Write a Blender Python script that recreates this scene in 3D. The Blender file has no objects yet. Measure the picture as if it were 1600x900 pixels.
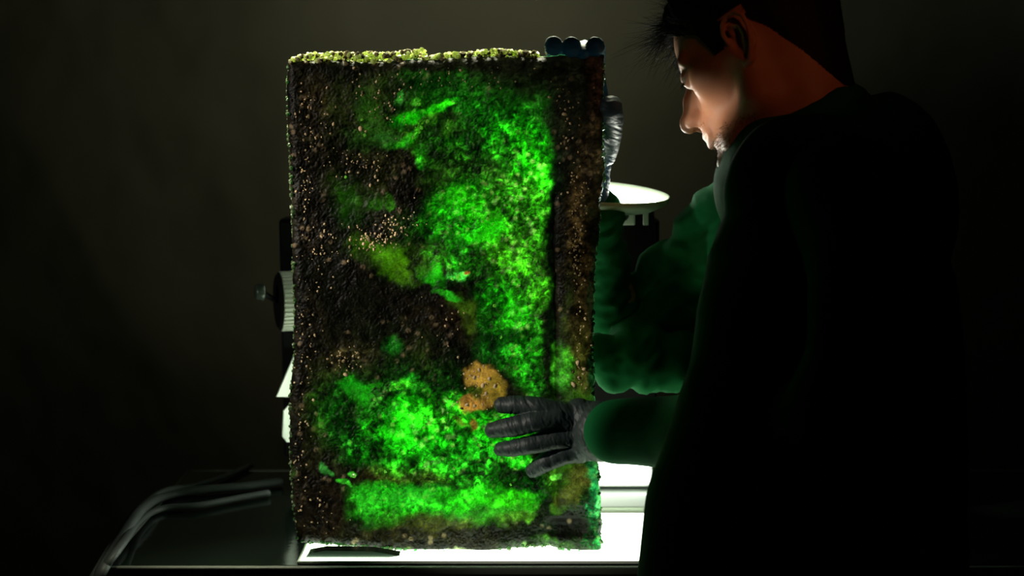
import bpy, bmesh, math, random
import numpy as np
from mathutils import Vector, Matrix, Quaternion

# ------------------------------------------------------------------ camera, world, lights, exposure
sc = bpy.context.scene
COL = sc.collection
FPX, DIST, PITCH, ZC = 2222.2, 1.8, math.radians(7.5), 1.488
cam_d = bpy.data.cameras.new('camera'); cam = bpy.data.objects.new('camera', cam_d); COL.objects.link(cam)
cam.location = (0, -DIST, ZC); cam.rotation_euler = (math.radians(90) - PITCH, 0, 0)
cam_d.sensor_width = 36; cam_d.lens = FPX * 36 / 1600
cam_d.dof.use_dof = True; cam_d.dof.focus_distance = 1.76; cam_d.dof.aperture_fstop = 4.0
cam_d.clip_start = 0.05
sc.camera = cam
sc.view_settings.view_transform = 'Standard'; sc.view_settings.look = 'None'
sc.view_settings.gamma = 1.0; sc.view_settings.exposure = 0.0
try: sc.view_settings.use_curve_mapping = False
except Exception: pass
sc.cycles.use_denoising = True
sc.cycles.max_bounces = 8; sc.cycles.transmission_bounces = 6; sc.cycles.transparent_max_bounces = 8
sc.cycles.sample_clamp_indirect = 4.0

w = bpy.data.worlds.new('world'); sc.world = w; w.use_nodes = True
w.node_tree.nodes['Background'].inputs[0].default_value = (0.5, 0.6, 0.5, 1)
w.node_tree.nodes['Background'].inputs[1].default_value = 0.0006

def F(): return np.array([0, math.cos(PITCH), -math.sin(PITCH)])
_F = F(); _U = np.array([0, math.sin(PITCH), math.cos(PITCH)])
def P(px, py, Y=0.0):
    """point of the world at depth plane Y that the photograph shows at px, py"""
    px = np.asarray(px, float); py = np.asarray(py, float); Y = np.asarray(Y, float)
    u = (px - 800) / FPX; v = (450 - py) / FPX
    d = np.stack([u + 0 * v, _F[1] + _U[1] * v + 0 * u, _F[2] + _U[2] * v + 0 * u], -1)
    t = (Y + DIST) / d[..., 1]
    return d * t[..., None] + np.array([0, -DIST, ZC])
def V(px, py, Y=0.0): return Vector(P(px, py, Y).tolist())

def light(name, kind, loc, target, power, color, size=0.1, spot=None, size_y=None, blend=0.6):
    d = bpy.data.lights.new(name, kind); d.energy = power; d.color = color
    if kind == 'AREA':
        d.size = size
        if size_y: d.shape = 'RECTANGLE'; d.size_y = size_y
    else: d.shadow_soft_size = size
    if spot: d.spot_size = math.radians(spot); d.spot_blend = blend
    o = bpy.data.objects.new(name, d); COL.objects.link(o); o.location = loc
    o.rotation_euler = (Vector(target) - Vector(loc)).to_track_quat('-Z', 'Y').to_euler()
    return o
# dim room lamp to the upper left in front, lights the front of slab, gloves, cables
light('room_lamp', 'SPOT', (-1.6, -.68, 1.75), (-.285, 0, 1.19), 95, (1.0, 0.93, 0.80), 0.02, 16.0, blend=.14)
light('room_lamp', 'SPOT', (-1.6, -.68, 1.75), (-.22, 0, 1.43), 75, (1.0, 0.90, 0.78), 0.03, 12.5, blend=.8)  # extra spot added at the same lamp to reach the slab's top left
# unseen red spot added off to the right, reddens neck and ear
light('red_fill', 'SPOT', (0.75, -1.5, 2.25), V(1195, 95, -.1), 8.0, (1.0, 0.30, 0.10), 0.06, 12, blend=1.0)
# narrow unseen spot added at the left to brighten the face alone
light('face_fill', 'SPOT', (-0.62, -0.23, 1.25), V(1084, 184, -.1), 44.0, (1.0, 0.92, 0.76), 0.02, 5.8, blend=.9)
# hidden spot added behind the table to brighten the backdrop
light('backdrop_fill', 'SPOT', (-0.05, 0.75, 1.72), V(670, 40, 1.5), 5.0, (1.0, 0.97, 0.72), 0.15, 140, blend=1.0)

# fills added unseen: above the slab's top edge, and left for dial, flaps
_e = light('rim_fill', 'AREA', (-0.13, 0.075, 1.66), (-.13, .030, 1.50), 1.3, (1.0, 1.0, 0.72), 0.50, size_y=.02); _e.data.spread = math.radians(34)
light('side_fill', 'SPOT', (-1.1, -.9, 1.5), V(400, 575, .3), 14.0, (.86, 1.0, .8), 0.05, 18, blend=.9)

LAMP_PANEL = 3.3      # radiance of the big light panel
LAMP_HEAD = 46.0
STRIP = 12.0      # radiance of the round lamp head
PAD = 5.0

# ------------------------------------------------------------------ helpers
def tag(o, label=None, cat=None, group=None, kind=None):
    if label: o['label'] = label
    if cat: o['category'] = cat
    if group: o['group'] = group
    if kind: o['kind'] = kind
    return o
def empty(name, loc, label=None, cat=None, group=None):
    o = bpy.data.objects.new(name, None); COL.objects.link(o); o.location = loc; o.empty_display_size = .05
    return tag(o, label, cat, group)
def link(name, me, mats, parent=None, smooth=True):
    o = bpy.data.objects.new(name, me); COL.objects.link(o)
    for m in (mats if isinstance(mats, (list, tuple)) else [mats]): me.materials.append(m)
    if parent is not None:
        o.parent = parent; o.matrix_parent_inverse = Matrix.Translation(parent.location).inverted()
    if smooth: me.polygons.foreach_set('use_smooth', [True] * len(me.polygons))
    return o
def from_bm(name, bm, mats, parent=None, smooth=False):
    me = bpy.data.meshes.new(name); bmesh.ops.recalc_face_normals(bm, faces=bm.faces); bm.to_mesh(me); bm.free()
    return link(name, me, mats, parent, smooth)
def bevel(bm, r, seg=2):
    bmesh.ops.bevel(bm, geom=list(bm.edges), offset=r, segments=seg, profile=.5, affect='EDGES')
def box_bm(lo, hi, bv=0.0, seg=2):
    bm = bmesh.new(); bmesh.ops.create_cube(bm, size=1)
    for v in bm.verts: v.co = Vector([(lo[k] + hi[k]) / 2 + v.co[k] * (hi[k] - lo[k]) for k in range(3)])
    if bv: bevel(bm, bv, seg)
    return bm
def cyl_bm(a, b, r, r2=None, n=32, bv=0.0):
    a = Vector(a); b = Vector(b); bm = bmesh.new()
    bmesh.ops.create_cone(bm, cap_ends=True, segments=n, radius1=r, radius2=r if r2 is None else r2, depth=(b - a).length)
    if bv: bmesh.ops.bevel(bm, geom=[e for e in bm.edges if len(e.link_faces) == 2 and any(len(f.verts) > 4 for f in e.link_faces)], offset=bv, segments=2, profile=.5, affect='EDGES')
    q = (b - a).to_track_quat('Z', 'Y').to_matrix().to_4x4()
    bmesh.ops.transform(bm, matrix=Matrix.Translation((a + b) / 2) @ q, verts=bm.verts)
    return bm
def join_bm(bms):
    out = bmesh.new(); me = bpy.data.meshes.new('t')
    for b in bms: b.to_mesh(me); b.free(); out.from_mesh(me)
    bpy.data.meshes.remove(me); return out
def catmull(pts, n=8):
    pts = [np.array(p, float) for p in pts]; pts = [2 * pts[0] - pts[1]] + pts + [2 * pts[-1] - pts[-2]]; out = []
    for i in range(1, len(pts) - 2):
        p0, p1, p2, p3 = pts[i - 1:i + 3]
        for k in range(n):
            t = k / n; out.append(.5 * (2 * p1 + (p2 - p0) * t + (2 * p0 - 5 * p1 + 4 * p2 - p3) * t * t + (3 * p1 - p0 - 3 * p2 + p3) * t ** 3))
    out.append(pts[-2]); return out
def tube_bm(pts, r, n=10, flat=1.0):
    pts = [Vector(list(p)[:3]) for p in pts]; bm = bmesh.new(); rings = []
    up = Vector((0, 0, 1))
    for i, p in enumerate(pts):
        d = (pts[min(i + 1, len(pts) - 1)] - pts[max(i - 1, 0)]).normalized()
        s = d.cross(up).normalized() if abs(d.dot(up)) < .98 else Vector((1, 0, 0)); t = s.cross(d)
        rr = r if np.isscalar(r) else r[i]
        rings.append([bm.verts.new(p + s * rr * math.cos(a) + t * rr * flat * math.sin(a)) for a in [2 * math.pi * k / n for k in range(n)]])
    for a, b in zip(rings, rings[1:]):
        for k in range(n): bm.faces.new((a[k], a[(k + 1) % n], b[(k + 1) % n], b[k]))
    bm.faces.new(rings[0]); bm.faces.new(rings[-1][::-1]); return bm

# ---- numpy noise
def hash2(ix, iy, s=0):
    h = (ix.astype(np.int64) * 374761393 + iy.astype(np.int64) * 668265263 + s * 974634777) & 0x7fffffff
    h = ((h ^ (h >> 13)) * 1274126177) & 0x7fffffff; h = (h ^ (h >> 16)) & 0x7fffffff
    h = (h * 2246822519) & 0x7fffffff; h ^= h >> 11
    return (h & 0xffffff) / float(0x1000000)
def vnoise(x, y, s=0):
    ix = np.floor(x); iy = np.floor(y); fx = x - ix; fy = y - iy
    fx = fx * fx * (3 - 2 * fx); fy = fy * fy * (3 - 2 * fy)
    a = hash2(ix, iy, s); b = hash2(ix + 1, iy, s); c = hash2(ix, iy + 1, s); d = hash2(ix + 1, iy + 1, s)
    return (a + (b - a) * fx) * (1 - fy) + (c + (d - c) * fx) * fy
def fbm(x, y, s=0, o=4, g=.5):
    t = 0; a = 1; n = 0
    for k in range(o): t = t + a * vnoise(x * 2 ** k + 17.3 * k, y * 2 ** k - 9.1 * k, s + k); n += a; a *= g
    return t / n
def worley(x, y, s=0):
    ix = np.floor(x); iy = np.floor(y); best = np.full(np.shape(x), 9.); sec = best.copy(); idv = np.zeros(np.shape(x))
    for dx in (-1, 0, 1):
        for dy in (-1, 0, 1):
            cx = ix + dx; cy = iy + dy
            d = np.hypot(cx + hash2(cx, cy, s) - x, cy + hash2(cx, cy, s + 7) - y)
            m = d < best; sec = np.where(m, best, np.minimum(sec, d)); idv = np.where(m, hash2(cx, cy, s + 13), idv); best = np.where(m, d, best)
    return best, sec, idv
def sst(a, b, x): t = np.clip((x - a) / (b - a), 0, 1); return t * t * (3 - 2 * t)
def lin(c): c = np.array(c, float) / 255; return np.where(c < .04045, c / 12.92, ((c + .055) / 1.055) ** 2.4)

# ---- blob modelling: tapered chains, merged by a voxel remesh
def ball(bm, c, r, n=20):
    r = (r, r, r) if np.isscalar(r) else r
    g = bmesh.ops.create_uvsphere(bm, u_segments=n, v_segments=n // 2 + 2, radius=1)
    for v in g['verts']: v.co = Vector((v.co.x * r[0], v.co.y * r[1], v.co.z * r[2])) + Vector(c)
def seg(bm, a, b, ra, rb, n=20):
    a = Vector(a); b = Vector(b); L = (b - a).length
    if L < 1e-6: return
    g = bmesh.ops.create_cone(bm, cap_ends=True, segments=n, radius1=ra, radius2=rb, depth=L)
    M = Matrix.Translation((a + b) / 2) @ (b - a).to_track_quat('Z', 'Y').to_matrix().to_4x4()
    bmesh.ops.transform(bm, matrix=M, verts=g['verts'])
def chain(bm, pts, n=20):
    for p in pts: ball(bm, p[:3], p[3], n)
    for a, b in zip(pts, pts[1:]): seg(bm, a[:3], b[:3], a[3], b[3], n)
def remesh(bm, voxel, smooth=4, fac=.5):
    me = bpy.data.meshes.new('tmp'); bm.to_mesh(me); bm.free()
    o = bpy.data.objects.new('tmp', me); COL.objects.link(o)
    m = o.modifiers.new('r', 'REMESH'); m.mode = 'VOXEL'; m.voxel_size = voxel
    if smooth: s = o.modifiers.new('s', 'SMOOTH'); s.factor = fac; s.iterations = smooth
    dg = bpy.context.evaluated_depsgraph_get()
    out = bpy.data.meshes.new_from_object(o.evaluated_get(dg)); bpy.data.objects.remove(o); bpy.data.meshes.remove(me)
    return out
def get_co(me): a = np.empty(len(me.vertices) * 3); me.vertices.foreach_get('co', a); return a.reshape(-1, 3)
def get_no(me): a = np.empty(len(me.vertices) * 3); me.vertices.foreach_get('normal', a); return a.reshape(-1, 3)
def set_co(me, a): me.vertices.foreach_set('co', np.ascontiguousarray(a).ravel()); me.update()

# ------------------------------------------------------------------ materials
def mat(name, base, rough=.6, spec=.4, metal=0, bump=None, var=0.0, vscale=20, emit=None, sss=0, coat=0, trl=None, sheen=0):
    m = bpy.data.materials.new(name); m.use_nodes = True; nt = m.node_tree; N = nt.nodes; b = N['Principled BSDF']
    b.inputs['Base Color'].default_value = (*base, 1); b.inputs['Roughness'].default_value = rough
    b.inputs['Specular IOR Level'].default_value = spec; b.inputs['Metallic'].default_value = metal
    b.inputs['Coat Weight'].default_value = coat; b.inputs['Sheen Weight'].default_value = sheen
    tc = N.new('ShaderNodeTexCoord')
    if var:
        n = N.new('ShaderNodeTexNoise'); n.inputs['Scale'].default_value = vscale; n.inputs['Detail'].default_value = 5
        nt.links.new(tc.outputs['Object'], n.inputs['Vector'])
        mx = N.new('ShaderNodeMix'); mx.data_type = 'RGBA'
        mx.inputs[6].default_value = (*[c * (1 - var) for c in base], 1); mx.inputs[7].default_value = (*[min(1, c * (1 + var)) for c in base], 1)
        nt.links.new(n.outputs[0], mx.inputs[0]); nt.links.new(mx.outputs[2], b.inputs['Base Color'])
    if bump:
        n = N.new('ShaderNodeTexNoise'); n.inputs['Scale'].default_value = bump[0]; n.inputs['Detail'].default_value = 4
        nt.links.new(tc.outputs['Object'], n.inputs['Vector'])
        bp = N.new('ShaderNodeBump'); bp.inputs['Strength'].default_value = bump[1]; bp.inputs['Distance'].default_value = bump[2]
        nt.links.new(n.outputs[0], bp.inputs['Height']); nt.links.new(bp.outputs[0], b.inputs['Normal'])
    if emit: b.inputs['Emission Color'].default_value = (*emit[:3], 1); b.inputs['Emission Strength'].default_value = emit[3]
    if sss: b.inputs['Subsurface Weight'].default_value = sss; b.inputs['Subsurface Radius'].default_value = (1, .25, .12); b.inputs['Subsurface Scale'].default_value = .008
    if trl:
        t = N.new('ShaderNodeBsdfTranslucent'); t.inputs[0].default_value = (*trl, 1)
        a = N.new('ShaderNodeAddShader'); out = N['Material Output']
        nt.links.new(b.outputs[0], a.inputs[0]); nt.links.new(t.outputs[0], a.inputs[1]); nt.links.new(a.outputs[0], out.inputs[0])
    return m
M_black = mat('black_metal', (.012, .012, .012), .45, .3)
M_flat = mat('black_matte', (.006, .006, .006), .9, .1)
M_white = mat('white_enamel', (.8, .84, .76), .5, .3)
M_dial = mat('dial_metal', (.62, .64, .55), .4, .5)
M_glass = mat('table_glass', (.006, .011, .008), .12, .5, var=.5, vscale=9, bump=(60, .08, .002))
M_rail = mat('rail', (.16, .17, .14), .4, .5, var=.3)
M_cable = mat('cable', (.09, .10, .10), .5, .4)
M_cloth = mat('backdrop_cloth', (.16, .16, .115), .95, .05, var=.35, vscale=2.2, bump=(400, .2, .001))
M_floor = mat('floor', (.02, .02, .02), .8, .2, var=.3)
M_skin = mat('skin', (.42, .19, .11), .55, .25, sss=.25, var=.12, vscale=60, bump=(900, .15, .0006))
M_hair = mat('hair', (.006, .005, .004), .7, .15)
M_eye = mat('eye_white', (.32, .28, .22), .15, .6); M_iris = mat('iris', (.05, .025, .01), .1, .7)
M_coat = mat('coat_cloth', (.0038, .085, .023), .9, .08, bump=(900, .3, .0008), sheen=.0)
M_trouser = mat('trouser_cloth', (.01, .012, .014), .9, .1)
M_glove = mat('glove_nitrile', (.024, .034, .033), .5, .3, var=.15, vscale=80, trl=(.018, .045, .065))
M_panel = mat('lit_panel', (.8, .8, .8), .5, .2, emit=(.90, 1.0, .84, LAMP_PANEL))
M_head = mat('lit_diffuser', (.8, .8, .8), .5, .2, emit=(.97, 1.0, .88, LAMP_HEAD))
M_pad = mat('lit_pad', (.8, .8, .8), .3, .4, emit=(.80, 1.0, .72, PAD))
M_crystal = mat('pale_crystal', (.10, .16, .05), .25, .7, trl=(.42, .85, .22))
M_rimcry = mat('rim_crystal', (.25, .30, .14), .2, .8, trl=(.62, .68, .30))
M_peb = mat('tan_pebble', (.66, .50, .29), .6, .15, var=.35, vscale=300)
M_peb2 = mat('olive_pebble', (.20, .17, .08), .6, .15, var=.35, vscale=300)

# ------------------------------------------------------------------ setting
def struct(name, bm, m): return tag(from_bm(name, bm, m), kind='structure')
struct('floor', box_bm((-2.6, -2.6, -.05), (2.6, 1.75, 0)), M_floor)
struct('wall_back', box_bm((-2.6, 1.65, 0), (2.6, 1.75, 3.0)), M_floor)
# backdrop cloth with soft diagonal folds
nx, nz = 220, 170
X, Z = np.meshgrid(np.linspace(-1.9, 1.9, nx), np.linspace(.03, 2.9, nz), indexing='ij')
Yb = 1.5 + .05 * (fbm(X * 1.1 + Z * .55, Z * .5 - X * .4, 3, 4) - .5) + .03 * np.abs(np.sin(X * 3.1 + Z * 2.0 + 2.5 * fbm(X, Z, 9, 3))) \
     + .030 * (fbm(X * 6 - Z * 4, Z * 3 + X * 3, 5, 4)) + .012 * (fbm(X * 14 + Z * 9, Z * 5 - X * 7, 15, 3))
vs = np.stack([X, Yb, Z], -1).reshape(-1, 3)
idx = np.arange(nx * nz).reshape(nx, nz)
fs = np.stack([idx[:-1, :-1], idx[1:, :-1], idx[1:, 1:], idx[:-1, 1:]], -1).reshape(-1, 4)
me = bpy.data.meshes.new('backdrop_cloth'); me.from_pydata(vs.tolist(), [], fs.tolist())
o = link('backdrop_cloth', me, M_cloth)
so = o.modifiers.new('solid', 'SOLIDIFY'); so.thickness = .002
tag(o, 'large dim olive-grey cloth backdrop hanging creased behind everything', 'backdrop')

# ------------------------------------------------------------------ table
ZT = float(P(700, 867, 0)[2])
table = empty('table', (0, .18, 0), 'dark glass-topped table with grey edge rails under the glowing slab', 'table')
xl = float(P(160, 880, -.045)[0]); xr = .95; yf = -.045
_v = (450 - 733) / FPX; yb = float((ZT - ZC) / (_F[2] + _U[2] * _v) * (_F[1] + _U[1] * _v) - DIST)
from_bm('glass_top', box_bm((xl + .006, yf + .004, ZT - .010), (xr - .006, yb - .012, ZT - .0005), .001, 1), M_glass, table)
from_bm('front_rail', box_bm((xl, yf - .006, ZT - .010), (xr, yf + .003, ZT), .0015), M_rail, table)
from_bm('back_rail', box_bm((xl, yb - .011, ZT - .012), (xr, yb, ZT), .0015), M_rail, table)
from_bm('side_rail', box_bm((xl, yf + .0035, ZT - .012), (xl + .0055, yb - .0115, ZT), .0015), M_rail, table)
from_bm('side_rail', box_bm((xr - .0055, yf + .0035, ZT - .012), (xr, yb - .0115, ZT), .0015), M_rail, table)
for x in (xl + .05, xr - .05):
    for y in (yf + .04, yb - .04):
        from_bm('leg', box_bm((x - .018, y - .018, 0), (x + .018, y + .018, ZT - .0115), .003), M_black, table)

# three cables sweeping over the left side of the table
def cable(pts, r, label, flat=.75):
    out = []
    for px, py, h in pts:
        if h is None: out.append(P(px, py, yf - .025))
        else:
            v = (450 - py) / FPX; d = np.array([(px - 800) / FPX, _F[1] + _U[1] * v, _F[2] + _U[2] * v])
            t = (ZT + r * flat + h - ZC) / d[2]; out.append(d * t + np.array([0, -DIST, ZC]))
    o = from_bm('cable', tube_bm(catmull(out, 8), r, 10, flat), M_cable, None, True)
    tag(o, label, 'cable', 'cables over the left end of the table')
cable([(128, 925, None), (150, 894, None), (176, 850, .004), (212, 800, .001), (252, 768, .012), (305, 758, .002), (350, 745, .001), (392, 727, .0)], .0055, 'grey cable looping to the far back edge of the table, thinnest of three')
cable([(140, 925, None), (160, 890, None), (186, 846, .004), (222, 795, .012), (262, 774, .0), (320, 765, .001), (380, 760, .001), (440, 752, .001)], .0085, 'thick grey cable in the middle of three, running towards the black lamp box')
cable([(122, 925, None), (146, 905, None), (182, 862, .012), (216, 816, .003), (250, 796, .0), (310, 790, .001), (370, 779, .001), (420, 770, .001)], .0065, 'grey cable lying nearest the front of the table, lowest of three')

# ------------------------------------------------------------------ light pad on the table
x0 = float(P(467, 870, -.02)[0]); x1 = float(P(1040, 870, -.02)[0])
pad = empty('light_pad', (0, .05, ZT), 'thin white glowing pad lying on the table beneath the green slab', 'light pad')
from_bm('lit_top', box_bm((x0 + .004, yf + .008, ZT + .0045), (x1, .170, ZT + .0060), .0006, 1), M_pad, pad)
from_bm('pad_base', box_bm((x0, yf + .006, ZT + .0002), (x1 + .002, .172, ZT + .0044), .001, 1), M_white, pad)
PT = ZT + .006
# aluminium bar lying behind the pad
bar = from_bm('metal_bar', box_bm((-.20, .180, ZT + .0005), (x1 + .05, .245, ZT + .012), .002), M_dial)
tag(bar, 'flat grey metal bar lying across the table behind the white pad', 'bar')
# dark wedge added for the black reflection at the pad's left end
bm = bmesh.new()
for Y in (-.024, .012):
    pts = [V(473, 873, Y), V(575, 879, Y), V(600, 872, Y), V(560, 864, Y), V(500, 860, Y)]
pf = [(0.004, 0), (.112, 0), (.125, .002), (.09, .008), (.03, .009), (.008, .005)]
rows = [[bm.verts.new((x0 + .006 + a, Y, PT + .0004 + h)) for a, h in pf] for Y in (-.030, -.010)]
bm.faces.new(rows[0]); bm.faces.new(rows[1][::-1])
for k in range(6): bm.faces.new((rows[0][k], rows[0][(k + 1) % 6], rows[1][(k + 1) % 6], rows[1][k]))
tag(from_bm('reflection_wedge', bm, mat('reflection_dark', (.03, .05, .035), .25, .5)), 'dark glossy wedge standing in for a dark reflection on the pad, lower left of the slab', 'wedge')

# ------------------------------------------------------------------ lamp box behind the slab
YL = .33
lamp = empty('studio_light', (0, YL + .035, ZT), 'black box-shaped studio light with open flaps behind the slab', 'lamp')
a = P(434, 330, YL); b = P(1026, 742, YL)
hx0, hx1, hz1 = float(a[0]), float(b[0]), float(a[2]); hz0 = ZT + .045
from_bm('housing', box_bm((hx0, YL + .004, hz0), (hx1, YL + .060, hz1 - .012), .006, 3), M_black, lamp)
pa = P(490, 362, YL); pb = P(905, 690, YL)
from_bm('front_frame', join_bm([box_bm((hx0 + .004, YL - .006, hz0 + .004), (float(pa[0]), YL + .0035, hz1 - .016), .002),
                                box_bm((float(pb[0]), YL - .006, hz0 + .004), (hx1 - .004, YL + .0035, hz1 - .016), .002),
                                box_bm((float(pa[0]), YL - .006, float(pa[2])), (float(pb[0]), YL + .0035, hz1 - .016), .002),
                                box_bm((float(pa[0]), YL - .006, hz0 + .004), (float(pb[0]), YL + .0035, float(pb[2])), .002)]), M_flat, lamp)
from_bm('lit_panel', box_bm((float(pa[0]) + .0005, YL - .001, float(pb[2]) + .0005), (float(pb[0]) - .0005, YL + .0025, float(pa[2]) - .0005)), M_panel, lamp)
from_bm('base_block', box_bm((hx0 + .12, YL - .004, ZT + .0005), (hx1 - .006, YL + .05, hz0 - .002), .003, 2), M_white, lamp)
from_bm('lit_strip', box_bm((hx0 + .16, YL - .010, ZT + .008), (hx1 - .012, YL - .0045, hz0 - .006), .002, 2), mat('lit_strip', (.8, .8, .8), .4, .3, emit=(.86, 1.0, .84, STRIP)), lamp)
def plate(name, pts, th, m, parent):
    bm = bmesh.new(); vs = [bm.verts.new(p) for p in pts]; f = bm.faces.new(vs); f.normal_update(); n = f.normal.copy()
    r = bmesh.ops.extrude_face_region(bm, geom=[f])
    for v in r['geom']:
        if isinstance(v, bmesh.types.BMVert): v.co -= n * th
    return from_bm(name, bm, m, parent)
# left flap in two leaves, seen past the slab's left edge
plate('flap', [V(462, 548, YL - .01), V(462, 620, YL - .01), V(431, 620, YL - .07)], .0015, M_white, lamp)
plate('flap', [V(460, 624, YL - .01), V(444, 642, YL - .06), V(442, 682, YL - .06), V(449, 691, YL - .05), V(460, 691, YL - .01)], .0015, M_white, lamp)
# dial with ribs and a screw
dc = V(437, 471, YL - .02); ax = Vector((-.95, -.31, .0)).normalized(); R_ = 47 / 1.035 / 1000
bm = cyl_bm(dc - ax * .036, dc, R_ - .003, n=64)
ribs = []
side = ax.cross(Vector((0, 0, 1))).normalized(); upv = side.cross(ax)
from_bm('dial', bm, M_dial, lamp, False)
for k in range(40):
    an = 2 * math.pi * k / 40; rd = side * math.cos(an) + upv * math.sin(an); tn = ax.cross(rd)
    b_ = bmesh.new(); bmesh.ops.create_cube(b_, size=1)
    Mx = Matrix((( *ax, ), ( *rd, ), ( *tn, ))).transposed().to_4x4()
    bmesh.ops.transform(b_, matrix=Matrix.Translation(dc - ax * .017 + rd * (R_ - .0022)) @ Mx @ Matrix.Diagonal((.032, .0035, .0038, 1)), verts=b_.verts)
    from_bm('rib', b_, M_dial, lamp)
from_bm('dial_face', cyl_bm(dc + ax * .0002, dc + ax * .004, R_ - .001, R_ - .006, n=48), M_flat, lamp)
kc = V(413, 456, YL - .055)
from_bm('knob_screw', cyl_bm(dc + ax * .004, kc + ax * .004, .004), M_black, lamp)
bm = cyl_bm(kc, kc + ax * .014, .0135, .011, n=24, bv=.003)
from_bm('knob', bm, mat('knob_gloss', (.05, .06, .05), .2, .8), lamp, True)

# round lamp head seen edge on, above the box
HY = .185
hc = V(926, 302, HY); hr = 122 / FPX * 1.97
lh = empty('round_lamp', hc - Vector((0, 0, .03)), 'round flat lamp dish glowing white upwards, edge on between slab and man', 'lamp')
tilt = Matrix.Rotation(math.radians(4.6), 4, 'X') @ Matrix.Rotation(math.radians(4.0), 4, 'Y')
def disc(prof, n=72, cap0=True, cap1=True):
    bm = bmesh.new(); rings = []
    for r, z in prof: rings.append([bm.verts.new((r * math.cos(2 * math.pi * k / n), r * math.sin(2 * math.pi * k / n), z)) for k in range(n)])
    for A, B in zip(rings, rings[1:]):
        for k in range(n): bm.faces.new((A[k], A[(k + 1) % n], B[(k + 1) % n], B[k]))
    if cap0: bm.faces.new(rings[0])
    if cap1: bm.faces.new(rings[-1][::-1])
    bmesh.ops.transform(bm, matrix=Matrix.Translation(hc) @ tilt, verts=bm.verts); return bm
from_bm('dish', disc([(hr * .80, -.0095), (hr * .95, -.004), (hr * .985, .004), (hr, .0035), (hr * .97, -.006), (hr * .80, -.016), (hr * .3, -.019)]), mat('shade_plastic', (.34, .42, .30), .5, .4), lh, True)
from_bm('diffuser', disc([(hr * .84, -.0075), (hr * .82, -.002), (hr * .72, .0005), (hr * .2, .001)]), M_head, lh, True)
# neck of the round lamp: bracket and clamp block
from_bm('bracket', join_bm([box_bm(V(1005, 352, .27) , V(1013, 325, .275), .0005), box_bm(V(968, 352, .26), V(990, 330, .29), .002)]), M_dial, lh)
plate('clamp_plate', [V(958, 343, .24), V(986, 334, .24), V(980, 327, .24), V(956, 327, .24)], .003, M_white, lh)
from_bm('arm', tube_bm([V(975, 332, .26), V(975, 344, .27)], .008, 12), M_black, lh)
# black flag hanging from the lamp box, to its right
fl = plate('flag', [V(946, 343, YL - .03), V(1021, 326, YL - .03), V(1027, 398, YL - .03), V(1010, 470, YL - .03), V(946, 500, YL - .03)], .004, M_flat, None)
fl.parent = lamp; fl.matrix_parent_inverse = Matrix.Translation(lamp.location).inverted()

# ------------------------------------------------------------------ THE SLAB
STEP = 1.5
NU, NV = int(494 / STEP), int(775 / STEP)
def interp(y, tab): return np.interp(y, [t[0] for t in tab], [t[1] for t in tab])
left = [(80, 451), (95, 450), (140, 448), (200, 450), (300, 455), (400, 457), (500, 460), (560, 459), (620, 453), (720, 453), (800, 459), (845, 465), (870, 467)]
right = [(80, 944), (120, 943), (200, 942), (280, 944), (320, 937), (360, 936), (400, 930), (480, 927), (540, 925), (600, 928), (680, 931), (740, 936), (800, 938), (870, 940)]
top = [(450, 96), (500, 94), (600, 97), (660, 92), (760, 88), (840, 89), (944, 86)]
bot = [(450, 847), (470, 848), (520, 851), (560, 855), (600, 858), (640, 862), (700, 864), (760, 866), (785, 860), (820, 854), (860, 853), (885, 861), (910, 865), (944, 863)]
S, T_ = np.meshgrid(np.linspace(0, 1, NU), np.linspace(0, 1, NV), indexing='ij')
px = 450 + S * 492; py = 92 + T_ * 770
for _ in range(3):
    L = interp(py, left) + 3.0 * (fbm(py / 14, py * 0, 31, 3) - .5); R = interp(py, right) + 4.5 * (fbm(py / 11, py * 0, 32, 3) - .5)
    px = L + (R - L) * S
    TT = interp(px, top) + 2.5 * (fbm(px / 12, px * 0, 33, 3) - .5); B = interp(px, bot) + 3 * (fbm(px / 9, px * 0, 34, 3) - .5)
    py = TT + (B - TT) * T_
# warped lookup coordinates for the mineral zones
wx = px + 26 * (fbm(px / 45, py / 45, 1, 4) - .5) + 12 * (fbm(px / 12, py / 12, 2, 3) - .5)
wy = py + 26 * (fbm(px / 45, py / 45, 5, 4) - .5) + 12 * (fbm(px / 12, py / 12, 6, 3) - .5)
G0 = (105, 245, 45); G1 = (45, 225, 15); G2 = (22, 170, 8); G3 = (10, 110, 4); G4 = (5, 62, 3)
O1 = (75, 125, 12); O2 = (48, 70, 10); O3 = (26, 34, 6); K = (6, 6, 3); K2 = (13, 14, 5); BR = (44, 30, 14); BR2 = (26, 16, 8)
TN = (168, 122, 52); TE = (28, 130, 70); MI = (90, 205, 110)
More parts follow.
